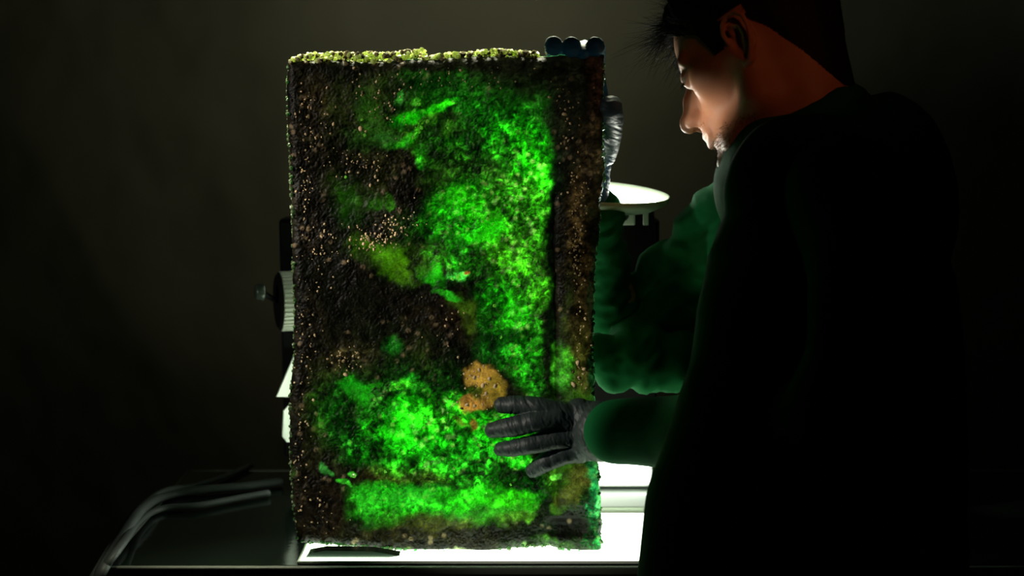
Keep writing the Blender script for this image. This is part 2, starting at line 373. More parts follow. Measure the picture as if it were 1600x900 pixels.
# px, py, rx, ry, rotation (deg, + = rises to the right), colour, alpha, softness, grain
ST = [
 (690, 470, 300, 480, 0, K2, 1, .3, .6),
 (760, 200, 130, 90, 0, (5, 36, 3), .9, .9, .7), (700, 180, 95, 62, 0, G4, .9, .9, .7), (660, 140, 60, 30, 0, (8, 44, 4), .8, .9, .5), (800, 170, 60, 40, 0, G4, .6, .9, .8),
 (560, 170, 60, 50, 0, O3, .8, .9, .5), (490, 160, 28, 50, 0, BR, .55, .9, .5), (540, 120, 60, 25, 0, K2, .6, .9, .5), (600, 140, 40, 20, 0, (24, 32, 8), .6, .8, .5),
 (578, 180, 22, 40, 20, (32, 66, 14), .75, .6, .3), (585, 215, 42, 22, 0, (42, 84, 22), .85, .7, .3), (605, 222, 26, 12, -15, (60, 130, 45), .7, .6, .3), (525, 210, 40, 50, 0, (14, 15, 6), .6, .8, .8),
 (655, 205, 40, 34, 15, (36, 74, 8), .8, .7, .6), (690, 225, 38, 34, 0, (20, 84, 6), .8, .8, .8), (720, 230, 50, 60, 0, G4, .7, .9, .9),
 (625, 190, 20, 8, 15, G3, .9, .7, .4), (645, 183, 28, 8, 15, G2, .9, .7, .4), (680, 172, 34, 9, 22, G2, .95, .7, .4), (694, 166, 16, 5, 0, G1, .9, .7, .4), (650, 162, 8, 7, 45, (60, 150, 30), .8, .6, .5), (626, 158, 5, 9, 0, (60, 150, 50), .9, .6, .3),
 (635, 218, 26, 9, 35, (34, 150, 14), .9, .7, .4), (655, 200, 26, 5, 48, (70, 170, 30), .6, .6, .7), (625, 228, 20, 7, 10, G2, .6, .7, .4),
 (705, 190, 22, 10, 0, (14, 24, 5), .8, .6, .6), (705, 205, 20, 12, 0, (26, 52, 8), .7, .6, .5), (625, 245, 60, 14, 8, (18, 20, 6), .7, .8, .8),
 (600, 255, 55, 30, 0, (30, 28, 12), .65, .8, .9), (650, 300, 26, 60, 0, (14, 14, 5), .9, .7, .8), (655, 256, 10, 8, 20, (40, 200, 25), .9, .7, .5), (662, 244, 16, 20, 30, G3, .5, .8, .6),
 (700, 270, 40, 45, 0, (26, 60, 8), .7, .9, .9), (745, 262, 34, 28, 0, (22, 60, 7), .7, .9, 1), (770, 225, 60, 50, 0, G4, .6, .9, 1), (757, 205, 55, 10, 20, G3, .45, .8, .8),
 (745, 215, 14, 14, 0, (12, 18, 4), .7, .6, .8), (720, 212, 14, 12, 0, (8, 22, 4), .7, .6, .8), (700, 330, 26, 24, 0, G4, .6, .8, .9),
 (815, 225, 44, 36, 0, G3, .8, .9, 1), (838, 262, 30, 60, 0, G3, .95, .7, .9), (828, 262, 22, 28, -15, G2, .9, .8, .9), (842, 272, 13, 26, 0, G1, .75, .8, .7), (790, 250, 26, 26, 0, (20, 100, 8), .8, .8, 1), (770, 265, 18, 14, 0, (20, 50, 8), .7, .7, 1), (766, 274, 14, 9, 0, (90, 170, 50), .5, .6, 1),
 (528, 295, 30, 26, 0, (26, 40, 6), .9, .9, .4), (548, 318, 40, 34, 0, (28, 72, 6), .95, .9, .35), (555, 305, 24, 18, 0, (34, 84, 8), .7, .8, .3), (510, 305, 18, 30, 0, (22, 24, 5), .6, .8, .5),
 (590, 318, 17, 13, 0, (46, 120, 12), .85, .6, .3), (613, 318, 8, 12, 0, (60, 140, 20), .8, .5, .4), (580, 290, 40, 22, 0, (30, 36, 8), .7, .8, .6), (565, 345, 40, 12, 0, (6, 30, 4), .7, .7, .6),
 (650, 360, 36, 30, 0, (20, 56, 7), .8, .8, .9), (675, 350, 30, 30, 0, (14, 80, 6), .8, .8, .9),
 (742, 340, 66, 50, -20, G2, 1, .8, .7), (725, 312, 38, 20, -25, G1, 1, .8, .5), (745, 325, 34, 18, -30, G1, 1, .7, .5), (758, 347, 32, 12, -5, G0, .7, .7, .4), (690, 318, 16, 10, 0, G2, .9, .7, .6),
 (762, 362, 42, 24, 0, (40, 220, 14), 1, .7, .2), (725, 352, 30, 30, 0, G2, .8, .8, .9), (790, 300, 50, 26, 0, (40, 150, 16), .9, .8, 1.1), (808, 318, 40, 34, 0, (60, 190, 24), .95, .8, 1.2),
 (783, 290, 22, 12, 0, (34, 70, 12), .6, .7, 1), (820, 350, 32, 50, 0, (55, 180, 22), .95, .8, 1.2), (820, 385, 34, 34, 0, (62, 180, 26), .95, .8, 1.2), (780, 400, 40, 34, 0, (42, 160, 12), .9, .8, 1), (800, 410, 34, 44, 0, (60, 140, 14), .7, .8, .9),
 (735, 400, 26, 16, 0, (8, 42, 4), .9, .8, 1), (752, 425, 34, 26, 0, (10, 56, 5), .9, .8, 1.1), (712, 400, 22, 22, 0, (20, 120, 10), .8, .8, .9), (716, 432, 16, 9, 0, (70, 210, 70), .9, .6, .8),
 (655, 395, 26, 20, 0, (24, 44, 6), .8, .8, .9), (680, 400, 22, 20, 0, (30, 100, 10), .8, .8, .9),
 (820, 440, 30, 50, 0, (62, 185, 20), .95, .8, 1), (830, 470, 24, 40, 0, (70, 200, 24), .9, .8, 1), (795, 450, 30, 30, 0, (18, 110, 8), .8, .8, 1.1), (845, 420, 14, 60, 0, (34, 90, 10), .7, .8, 1),
 (800, 485, 36, 30, 0, (36, 200, 16), .95, .8, .7), (810, 505, 28, 26, 0, (40, 205, 20), .9, .8, .7), (770, 470, 30, 26, 0, G3, .8, .8, 1), (760, 500, 28, 24, 0, (8, 70, 4), .9, .8, 1), (835, 520, 20, 30, 0, (28, 120, 14), .9, .8, 1),
 (795, 540, 50, 30, 0, (14, 90, 8), .95, .8, 1), (810, 560, 34, 26, 0, (24, 140, 14), .8, .8, 1.1), (765, 545, 30, 22, 0, (12, 76, 12), .9, .8, .8), (835, 590, 30, 26, 0, (14, 96, 8), .9, .8, 1.1),
 (600, 400, 60, 22, -14, (66, 112, 8), .95, .8, .25), (615, 408, 38, 22, -10, (72, 135, 10), .95, .8, .2), (635, 425, 26, 20, -30, (64, 110, 10), .95, .7, .2), (642, 440, 18, 14, 0, (50, 86, 10), .9, .6, .3),
 (648, 405, 12, 26, 0, (10, 18, 4), .85, .6, .7), (650, 430, 8, 10, 0, (5, 14, 3), .9, .6, .4),
 (672, 428, 18, 14, 0, (44, 190, 18), .95, .6, .3), (682, 438, 16, 12, -30, (34, 190, 16), 1, .6, .2), (660, 424, 12, 10, 0, (60, 130, 16), .8, .6, .4),
 (560, 480, 100, 60, 0, K, .96, .6, .5), (640, 500, 90, 60, 0, K, .93, .6, .6), (520, 400, 60, 40, 0, K, .9, .8, .5), (700, 520, 60, 50, 0, K, .95, .7, .6), (600, 540, 60, 30, 0, (10, 14, 4), .8, .7, .7), (690, 560, 40, 30, 0, (5, 12, 3), .8, .7, .8),
 (700, 490, 40, 26, 0, BR2, .7, .8, .5), (660, 490, 40, 26, 0, (18, 14, 6), .6, .8, .5), (735, 500, 12, 26, 0, (50, 66, 12), .7, .9, .4), (722, 478, 20, 12, -35, (50, 76, 12), .8, .8, .3), (704, 463, 22, 5, -22, (26, 140, 20), .9, .7, .3), (690, 458, 12, 4, -30, (30, 130, 18), .8, .6, .3),
 (700, 445, 18, 10, 0, (6, 26, 4), .8, .6, .8),
 (612, 545, 16, 16, 45, (6, 70, 10), .8, .8, .6), (660, 550, 22, 30, 0, (28, 36, 8), .6, .9, .7), (665, 585, 26, 20, 0, (26, 34, 8), .7, .8, .9),
 (530, 560, 50, 26, 0, (36, 28, 14), .5, .9, 1), (490, 640, 28, 60, 0, (30, 24, 8), .8, .9, .7), (500, 620, 20, 50, 0, (26, 46, 8), .5, .9, .7),
 (560, 650, 70, 66, 0, (6, 58, 5), .95, .8, .9), (640, 620, 90, 50, 0, (6, 50, 5), .9, .8, 1), (700, 600, 60, 30, 0, (6, 40, 4), .8, .8, 1),
 (560, 604, 24, 14, -20, (16, 140, 16), .95, .6, .2), (568, 618, 18, 20, 20, (26, 150, 18), .95, .6, .25), (580, 602, 14, 6, 50, G3, .8, .6, .3), (560, 632, 8, 14, 30, (24, 120, 12), .7, .6, .4),
 (622, 605, 20, 9, 10, (50, 170, 24), .85, .6, 1), (640, 590, 18, 6, 20, (22, 130, 20), .7, .7, 1), (590, 622, 8, 8, 0, (60, 150, 40), .6, .6, 1), (660, 605, 24, 12, 0, (30, 130, 20), .6, .7, 1.1),
 (665, 645, 70, 34, 0, G3, .95, .8, .9), (620, 670, 50, 26, 0, G3, .7, .8, 1), (645, 665, 44, 36, -20, (28, 205, 14), .95, .8, .5), (632, 690, 40, 26, 0, (22, 190, 10), .9, .8, .6), (668, 652, 36, 24, 0, (36, 215, 18), .9, .8, .8), (700, 645, 44, 26, 0, (40, 180, 20), .85, .8, 1.1),
 (560, 700, 34, 26, 0, G3, .8, .8, 1), (545, 690, 22, 18, 0, (28, 120, 24), .6, .8, 1.1), (590, 710, 50, 22, 0, (6, 60, 5), .7, .8, 1), (690, 690, 60, 26, 0, (20, 175, 14), .9, .8, .9),
 (740, 690, 50, 40, 0, (16, 130, 12), .9, .8, 1), (790, 670, 50, 30, 0, G2, .8, .8, .9), (770, 715, 50, 24, 0, (12, 96, 8), .9, .8, 1.1), (810, 722, 30, 12, -15, (36, 200, 24), .95, .7, .7), (700, 725, 60, 26, 0, (14, 100, 10), .8, .8, 1.2),
 (740, 745, 80, 16, 0, (14, 90, 8), .9, .8, 1.2), (650, 735, 60, 20, 0, (30, 170, 20), .8, .8, 1.1), (620, 740, 60, 16, 0, (48, 44, 14), .6, .8, .9), (610, 755, 44, 14, 0, (52, 40, 16), .55, .8, .9), (670, 748, 30, 12, 0, (58, 46, 18), .6, .8, .8),
 (850, 760, 44, 30, 0, (6, 52, 6), .95, .7, 1), (825, 745, 40, 14, 0, (6, 56, 5), .8, .8, 1.1),
 (700, 790, 180, 30, 2, G3, .95, .7, .7), (600, 775, 50, 20, 0, (24, 160, 18), .9, .8, .5), (575, 790, 22, 28, 0, (34, 160, 26), .9, .7, .4), (660, 780, 60, 16, 0, (40, 175, 34), .9, .8, .4), (740, 782, 90, 18, 3, (28, 165, 14), 1, .8, .5), (800, 780, 44, 16, 8, (44, 185, 14), .9, .8, .3),
 (740, 803, 90, 14, 4, (38, 125, 22), .9, .8, .35), (820, 795, 26, 20, 0, (36, 140, 12), .9, .7, .4), (690, 815, 60, 13, 0, (66, 60, 26), .8, .8, .5), (640, 822, 50, 13, 0, (44, 44, 12), .8, .8, .6), (810, 808, 44, 12, 5, (58, 92, 22), .8, .8, .4), (600, 812, 30, 16, 0, (24, 100, 10), .7, .8, .6),
 (640, 842, 120, 14, -3, (26, 24, 8), .95, .7, .7), (760, 835, 100, 13, 8, (14, 20, 5), .95, .7, .7), (720, 842, 50, 8, 0, (34, 32, 10), .6, .8, .8),
 (500, 800, 52, 48, 0, (22, 14, 7), 1, .35, .6), (480, 740, 30, 40, 0, (16, 12, 6), .9, .8, .8), (505, 715, 30, 30, 0, (24, 22, 10), .7, .8, .8), (480, 760, 26, 20, 0, (14, 10, 5), .8, .8, .8), (512, 735, 6, 11, 20, (60, 150, 60), .95, .5, .3), (537, 757, 13, 5, -22, (50, 170, 36), .9, .5, .5), (550, 742, 7, 5, 0, (60, 190, 50), .9, .5, .6), (458, 735, 7, 12, 0, (70, 130, 34), .8, .6, 1),
 # tan patch
 (752, 590, 24, 20, -20, TN, .97, .3, .15), (768, 606, 20, 22, 0, (140, 108, 36), .97, .35, .15), (736, 630, 24, 12, 20, (140, 92, 40), .97, .35, .3), (760, 628, 12, 10, 0, (128, 90, 36), .9, .4, .3), (745, 612, 12, 12, 0, (40, 60, 8), .85, .5, .6), (738, 662, 6, 9, -20, (110, 70, 24), .9, .5, .3), (716, 655, 14, 6, -25, (60, 54, 14), .8, .6, .4),
 (728, 428, 6, 4, 0, (170, 90, 36), .95, .4, .2),
 # left dark border, top dark border
 (462, 470, 16, 420, 0, K, .85, .6, .5), (700, 98, 260, 15, 1, K, .93, .6, .4), (840, 120, 110, 34, 0, K, .85, .8, .5), (480, 250, 30, 70, 0, (12, 9, 5), .7, .8, .8), (495, 360, 34, 60, 0, K, .85, .7, .7), (480, 500, 24, 60, 0, (14, 10, 6), .8, .8, .7), (458, 300, 9, 80, 0, (20, 18, 9), .6, .7, 1),
 # dark band and column along the right
 (892, 230, 38, 170, 0, K, .97, .5, .5), (868, 400, 15, 220, 0, (4, 8, 3), .95, .5, .6), (866, 560, 10, 70, 0, (4, 14, 3), .9, .5, .6), (932, 130, 18, 60, 0, (26, 11, 6), .7, .8, .7), (925, 250, 18, 90, 0, (20, 13, 6), .7, .8, 1),
 (902, 420, 26, 120, 0, (34, 24, 11), .95, .6, 1), (905, 380, 14, 90, 0, (52, 36, 18), .6, .8, 1.2), (908, 500, 17, 60, 0, (46, 36, 17), .8, .7, .7), (886, 490, 12, 60, 0, (30, 42, 10), .8, .7, .5), (902, 560, 22, 50, 0, (52, 50, 16), .8, .8, .7),
 (884, 570, 15, 34, 10, (50, 130, 22), .9, .7, .5), (882, 598, 14, 18, 0, (60, 160, 36), .85, .7, .6), (910, 595, 14, 24, 0, (64, 58, 24), .8, .7, .6),
 (928, 470, 6, 130, 0, (16, 20, 8), .85, .6, .9), (926, 610, 7, 60, 0, (10, 46, 20), .8, .6, 1), (936, 300, 5, 60, 0, (22, 16, 8), .8, .6, .9),
 (892, 690, 40, 90, 0, (46, 84, 16), .9, .7, .4), (885, 740, 24, 16, 0, (60, 110, 24), .9, .8, .4), (902, 752, 20, 30, 0, (70, 62, 26), .85, .7, .3), (890, 775, 26, 18, 10, (72, 76, 26), .95, .6, .3), (872, 742, 7, 6, 0, (110, 220, 70), .9, .5, .3), (875, 798, 12, 8, 0, (50, 84, 18), .9, .5, .4),
 (912, 790, 12, 30, 0, (10, 40, 14), .9, .7, .8), (926, 780, 9, 70, 0, (24, 120, 62), .95, .7, .9), (933, 770, 5, 50, 0, MI, .8, .7, .8), (918, 835, 18, 26, 0, (6, 78, 28), .95, .7, .8), (934, 845, 7, 18, 0, (20, 140, 60), .7, .7, .9),
 (885, 822, 40, 15, -5, (3, 4, 2), .99, .35, .2), (900, 835, 14, 14, 0, (3, 5, 2), .98, .4, .2), (855, 800, 12, 34, -15, (4, 12, 3), .97, .5, .4), (840, 830, 34, 13, 12, (6, 16, 4), .95, .5, .5),
 (840, 848, 60, 10, 2, (34, 66, 20), .9, .6, .6), (880, 852, 34, 10, -10, (44, 84, 24), .8, .6, .6), (702, 860, 9, 4, 0, (220, 235, 170), .9, .5, .6), (728, 861, 20, 4, -3, (200, 225, 160), .9, .5, .7), (660, 861, 50, 4, 0, (70, 100, 40), .6, .6, .9), (818, 845, 5, 4, 0, (150, 200, 120), .9, .5, .3),
]
col = np.zeros(px.shape + (3,)); grain = np.full(px.shape, .5)
for cx, cy, rx, ry, rot, c, al, soft, gr in ST:
    a = math.radians(rot); dx = wx - cx; dy = -(wy - cy)
    u = (dx * math.cos(a) + dy * math.sin(a)) / rx; v = (-dx * math.sin(a) + dy * math.cos(a)) / ry
    d = np.sqrt(u * u + v * v)
    k = al * (1 - sst(1 - soft * .75, 1 + soft * .55, d))
    if k.max() <= 0: continue
    col = col + (lin(c) - col) * k[..., None]; grain = grain + (gr - grain) * k
# crystalline grain: cells of uneven brightness, dark joints, rare bright sparks
d1, s1, i1 = worley(px / 5.2 + 3 * vnoise(px / 9, py / 9, 71), py / 5.2 + 3 * vnoise(px / 9, py / 9, 72), 11)
d2, s2, i2 = worley(px / 9.5, py / 9.5, 12)
d3, s3, i3 = worley(px / 15, py / 15, 14)
lowf = fbm(px / 22, py / 22, 41, 4)
midf = fbm(px / 7, py / 7, 45, 3)
g = 1.25 * np.exp(grain * (1.9 * (i1 - .5) + .9 * (i2 - .5) + 3.0 * (midf - .5)) ) * (1 - .30 * grain * (1 - sst(0, .35, s1 - d1)))
g *= np.exp((.8 + .9 * grain) * 2.2 * (lowf - .5))
lum = col.sum(-1)
col = col * g[..., None]
# pits: patchy dark holes where grainy
pit = sst(.56, .68, fbm(px / 11, py / 11, 51, 4)) * np.clip(grain, 0, 1)
col *= (1 - .62 * pit)[..., None]
spark = sst(.52, .15, d2) * (i2 > .82) * sst(.05, .35, lum) * np.clip(grain - .3, 0, 1)
col += (spark[..., None]) * np.array([.42, .70, .14]) * (.4 + lum[..., None])
spark3 = sst(.42, .10, d3) * (i3 > .80) * sst(.12, .45, lum) * np.clip(grain - .5, 0, 1) * 1.3
col += spark3[..., None] * np.array([.42, .70, .20]) * (.3 + lum[..., None])
Epy = interp(py, [(80, .62), (200, .85), (330, .98), (450, 1.0), (620, 1.06), (700, 1.25), (870, 1.3)]) * interp(px, [(450, .85), (600, 1), (850, 1), (945, .8)])
trans = np.clip(col * .56 / Epy[..., None], 0, .95)
# surface colour of the rock (reflected light): browns, pinkish flecks
rn = fbm(px / 30, py / 30, 61, 4)
rock = np.stack([.10 + .16 * rn, .075 + .11 * rn, .04 + .05 * rn], -1) * (.35 + 1.1 * i1[..., None]) * (.5 + midf[..., None])
warm = sst(0, .05, col[..., 0] - col[..., 1] * .9)
rock *= ((.55 + .9 * warm) * (.12 + .55 * sst(.38, .62, fbm(px / 38, py / 38, 64, 4))) * .13)[..., None]
fleck = sst(.55, .2, d2) * (i2 > .90) * (lum < .04) * sst(.42, .58, fbm(px / 40, py / 40, 66, 3))
rock = rock * (1 - fleck[..., None]) + fleck[..., None] * np.array([.17, .125, .07])
# relief
rel = .010 * (fbm(px / 70, py / 70, 81, 4) - .5) + .0035 * (fbm(px / 16, py / 16, 82, 4) - .5) + (.0018 * (sst(0, .5, s1 - d1) - .5) + .0012 * (i2 - .5)) * (.3 + .8 * np.clip(grain, 0, 1))
edge = np.minimum(np.minimum(S, 1 - S) * 490, np.minimum(T_, 1 - T_) * 770)
rel -= .014 * (1 - np.sqrt(np.clip(1 - (1 - np.clip(edge / 14, 0, 1)) ** 2, 0, 1)))
gx = interp(py, [(80, 872), (300, 868), (380, 862), (450, 866), (600, 866), (780, 868), (870, 866)]) + 5 * (fbm(py / 18, py * 0, 91, 3) - .5)
ridge = np.clip((px - gx) / (interp(py, right) - gx), 0, 1)
vis = sst(280, 380, py) * (1 - sst(780, 810, py))
rel += vis * .010 * np.sin(np.pi * np.clip(ridge, 0, 1)) - vis * .007 * np.exp(-((px - gx) / 4.5) ** 2)
rel -= .010 * np.exp(-((px - 885) / 34) ** 4 - ((py - 824) / 13) ** 4)
Yf = -rel
front = P(px, py, Yf)
verts = [front.reshape(-1, 3)]
nf = NU * NV; idx = np.arange(nf).reshape(NU, NV)
faces = [np.stack([idx[:-1, :-1], idx[:-1, 1:], idx[1:, 1:], idx[1:, :-1]], -1).reshape(-1, 4)[:, ::-1]]
loop = np.concatenate([idx[:-1, 0], idx[-1, :-1], idx[:0:-1, -1], idx[0, :0:-1]])
fr = front.reshape(-1, 3)[loop]; cen = fr.mean(0); n = len(loop); prev = loop; tt = np.arange(n)
base = nf; K_ = 7; THK = .055
trv = [trans.reshape(-1, 3)]; rkv = [rock.reshape(-1, 3)]
for k in range(1, K_ + 1):
    ring = fr.copy(); ring[:, 1] = fr[:, 1] + (THK - fr[:, 1]) * k / K_
    jit = (fbm(tt / 7., np.full(n, k * 1.7), 95, 3) - .5) * .005 * (1 if k < K_ else .3)
    dirv = fr - cen; dirv[:, 1] = 0; dirv /= np.linalg.norm(dirv, axis=1)[:, None]
    ring += dirv * (jit + .001)[:, None]
    # the world keeps flat sides: shrink nothing, the slab is a real block
    verts.append(ring); ids = base + tt; base += n
    faces.append(np.stack([prev, ids, np.roll(ids, -1), np.roll(prev, -1)], -1)[:, ::-1]); prev = ids
    cr = np.clip(.5 + 1.2 * (fbm(tt / 5., np.full(n, k * 2.1), 96, 3) - .5), 0, 1)[:, None]
    trv.append(np.array([[.05, .30, .10]]) * cr + .005); rkv.append(np.array([[.14, .12, .06]]) * (.5 + cr))
verts = np.concatenate(verts); nfront = len(faces[0]); quads = np.concatenate(faces)
me = bpy.data.meshes.new('slab_body')
bc = verts[prev].mean(0); cvi = len(verts); verts = np.vstack([verts, bc])
tris = np.stack([prev, np.full(n, cvi), np.roll(prev, -1)], -1)[:, ::-1]
me.vertices.add(len(verts)); me.vertices.foreach_set('co', verts.ravel())
nl = quads.size + tris.size; me.loops.add(nl); me.loops.foreach_set('vertex_index', np.concatenate([quads.ravel(), tris.ravel()]).astype(np.int32))
npoly = len(quads) + len(tris); me.polygons.add(npoly)
starts = np.concatenate([np.arange(len(quads)) * 4, quads.size + np.arange(len(tris)) * 3]).astype(np.int32)
me.polygons.foreach_set('loop_start', starts)
me.update(calc_edges=True); me.validate()
trv.append(np.zeros((1, 3))); rkv.append(np.zeros((1, 3)) + .1)
for nm, arr in (('trans', np.concatenate(trv)), ('rock', np.concatenate(rkv))):
    at = me.attributes.new(nm, 'FLOAT_COLOR', 'POINT'); at.data.foreach_set('color', np.hstack([arr, np.ones((len(arr), 1))]).astype(np.float32).ravel())
M_slab = bpy.data.materials.new('green_mineral'); M_slab.use_nodes = True; nt = M_slab.node_tree; N = nt.nodes
b = N['Principled BSDF']; b.inputs['Roughness'].default_value = .5; b.inputs['Specular IOR Level'].default_value = .12
aT = N.new('ShaderNodeAttribute'); aT.attribute_name = 'trans'; aR = N.new('ShaderNodeAttribute'); aR.attribute_name = 'rock'
tc = N.new('ShaderNodeTexCoord'); nz_ = N.new('ShaderNodeTexNoise'); nz_.inputs['Scale'].default_value = 420; nz_.inputs['Detail'].default_value = 3
nt.links.new(tc.outputs['Object'], nz_.inputs['Vector'])
mr = N.new('ShaderNodeMapRange'); mr.inputs['To Min'].default_value = .62; mr.inputs['To Max'].default_value = 1.38; mr.inputs['From Min'].default_value = .3; mr.inputs['From Max'].default_value = .7
nt.links.new(nz_.outputs[0], mr.inputs['Value'])
vm = N.new('ShaderNodeVectorMath'); vm.operation = 'SCALE'; nt.links.new(aT.outputs['Color'], vm.inputs[0]); nt.links.new(mr.outputs[0], vm.inputs['Scale'])
tr = N.new('ShaderNodeBsdfTranslucent'); nt.links.new(vm.outputs[0], tr.inputs[0]); nt.links.new(aR.outputs['Color'], b.inputs['Base Color'])
bp = N.new('ShaderNodeBump'); bp.inputs['Strength'].default_value = .5; bp.inputs['Distance'].default_value = .0008; nt.links.new(nz_.outputs[0], bp.inputs['Height']); nt.links.new(bp.outputs[0], b.inputs['Normal'])
ad = N.new('ShaderNodeAddShader'); nt.links.new(b.outputs[0], ad.inputs[0]); nt.links.new(tr.outputs[0], ad.inputs[1]); nt.links.new(ad.outputs[0], N['Material Output'].inputs[0])
M_back = bpy.data.materials.new('clear_mineral_back'); M_back.use_nodes = True; nt = M_back.node_tree; N = nt.nodes
tp = N.new('ShaderNodeBsdfTransparent'); tp.inputs[0].default_value = (.96, 1, .96, 1); gl = N.new('ShaderNodeBsdfGlossy'); gl.inputs['Roughness'].default_value = .2
mx = N.new('ShaderNodeMixShader'); mx.inputs[0].default_value = .05; nt.links.new(tp.outputs[0], mx.inputs[1]); nt.links.new(gl.outputs[0], mx.inputs[2]); nt.links.new(mx.outputs[0], N['Material Output'].inputs[0])
slab = empty('mineral_slab', (float(cen[0]), .025, PT), 'tall rough slab of glowing green mineral held upright on the table', 'mineral slab')
sb = link('slab_body', me, [M_slab, M_back], slab)
mi = np.zeros(len(me.polygons), np.int32); mi[len(quads):] = 1; me.polygons.foreach_set('material_index', mi)

# pebbles and crystals set in the face
rnd = random.Random(5)
def ysurf(x, y):
    s = np.clip((x - 452) / 490, 0, 1); t = np.clip((y - 92) / 770, 0, 1)
    return float(Yf[int(s * (NU - 1)), int(t * (NV - 1))])
def pebble_mesh(seed, sub=2):
    r = random.Random(seed); bm = bmesh.new(); bmesh.ops.create_icosphere(bm, subdivisions=sub, radius=1)
    k = [Vector((r.uniform(-1, 1), r.uniform(-1, 1), r.uniform(-1, 1))).normalized() for _ in range(5)]
    for v in bm.verts:
        for q in k:
            d = v.co.dot(q)
            if d > .62: v.co -= q * (d - .62) * .9
    return bm
pms = []
for k in range(6):
    me_ = bpy.data.meshes.new('pebble'); bm = pebble_mesh(k, 1); bm.to_mesh(me_); bm.free(); me_.materials.append(M_peb if k < 4 else M_peb2)
    me_.polygons.foreach_set('use_smooth', [True] * len(me_.polygons)); pms.append(me_)
cms = []
for k in range(3):
    me_ = bpy.data.meshes.new('crystal'); bm = pebble_mesh(20 + k, 1); bm.to_mesh(me_); bm.free(); me_.materials.append(M_crystal); cms.append(me_)
inv = Matrix.Translation(slab.location).inverted()
def put(name, meshes, x, y, rpx, depth=.25):
    r = rpx / FPX * 1.8; o = bpy.data.objects.new(name, rnd.choice(meshes)); COL.objects.link(o); o.parent = slab; o.matrix_parent_inverse = inv
    p = P(x, y, ysurf(x, y) - r * depth); o.location = p.tolist(); o.rotation_euler = (rnd.uniform(0, 6), rnd.uniform(0, 6), rnd.uniform(0, 6))
    o.scale = (r * rnd.uniform(.8, 1.25), r * rnd.uniform(.65, .95), r * rnd.uniform(.8, 1.2)); return o
big = [(577, 374, 5.5), (568, 381, 4.5), (583, 380, 4), (572, 366, 4), (585, 390, 4), (575, 391, 3.6), (565, 374, 3.5), (622, 351, 5), (603, 350, 4), (629, 362, 4), (618, 367, 3.5), (603, 378, 4), (612, 370, 3.8), (608, 343, 3.4), (603, 337, 3.2), (547, 386, 3.8), (545, 408, 4), (549, 399, 3), (548, 375, 3.2), (587, 276, 4), (591, 282, 3.2), (579, 290, 3.6), (590, 266, 3.2), (586, 254, 4.5), (559, 252, 3), (541, 270, 3), (546, 355, 2.8), (512, 137, 3.8), (589, 127, 2.8), (559, 124, 3.4), (567, 145, 4), (471, 143, 3), (484, 182, 5), (521, 194, 4), (494, 216, 3.4), (475, 219, 3), (503, 159, 2.6), (525, 167, 2.8), (564, 201, 5.5), (572, 205, 4), (618, 146, 3.6), (625, 140, 3), (609, 161, 3.4), (592, 168, 3.2), (470, 262, 2.8), (476, 285, 2.4), (702, 115, 2.6), (720, 110, 3.6), (779, 128, 2.6), (783, 138, 2.4), (836, 108, 3), (858, 152, 3), (882, 178, 4.5), (887, 186, 3.6), (891, 193, 3.4), (881, 213, 3), (888, 220, 3), (895, 281, 4), (902, 277, 3.2), (893, 292, 2.8), (928, 137, 2.6), (930, 157, 2.6), (497, 455, 3.6), (499, 449, 2.6), (492, 524, 3), (574, 538, 2.2), (540, 585, 5), (560, 552, 3.5), (552, 556, 3.2), (537, 565, 3.6), (525, 578, 3.4), (519, 555, 3), (530, 549, 3), (490, 625, 3.6), (469, 668, 3.4), (470, 660, 2.6), (896, 356, 4), (893, 379, 4), (891, 395, 3.6), (899, 402, 3.2), (906, 392, 3), (908, 372, 3.2), (900, 365, 3), (902, 419, 3), (910, 445, 3), (905, 430, 2.8), (903, 567, 5.5), (894, 580, 6), (913, 577, 5), (897, 601, 6), (905, 590, 4.5), (755, 602, 6), (742, 590, 5), (765, 592, 5), (730, 632, 5), (742, 634, 4.5), (722, 638, 4), (760, 615, 5), (774, 604, 5), (749, 578, 4.5)]
for x, y, r in big: put('pebble', pms, x, y, r * .92)
sparks = [(716, 432, 7), (707, 436, 4), (786, 368, 4), (820, 333, 3.6), (792, 308, 3.6), (790, 321, 3.8), (796, 320, 3), (801, 322, 3), (809, 309, 3.4), (767, 297, 3.2), (773, 292, 2.8), (778, 309, 2.8), (828, 344, 3.6), (818, 369, 3.4), (823, 378, 5), (815, 382, 4), (835, 383, 3.6), (762, 342, 5), (770, 350, 3.8), (754, 347, 3.6), (724, 313, 3.6), (716, 352, 3), (780, 394, 3), (777, 411, 3), (819, 353, 3), (824, 476, 4), (812, 446, 3), (808, 442, 2.6), (668, 190, 5), (659, 200, 4), (655, 206, 4), (646, 215, 4.5), (700, 188, 2.8), (773, 478, 5), (783, 527, 3.8), (830, 530, 3.6), (713, 613, 4), (700, 645, 3.5), (692, 717, 5), (709, 732, 4.5), (664, 728, 4.5), (681, 689, 3.4), (620, 605, 4), (610, 609, 3.6), (640, 601, 3.4), (602, 737, 4), (603, 760, 3), (553, 743, 5), (585, 624, 3.6), (664, 652, 3.5), (720, 412, 3), (703, 416, 5), (662, 668, 3.6), (565, 187, 3.5), (570, 211, 3.6), (540, 277, 4), (798, 757, 3), (760, 770, 2.6), (700, 200, 3)]
for x, y, r in sparks: put('crystal', cms, x, y, r * .85)
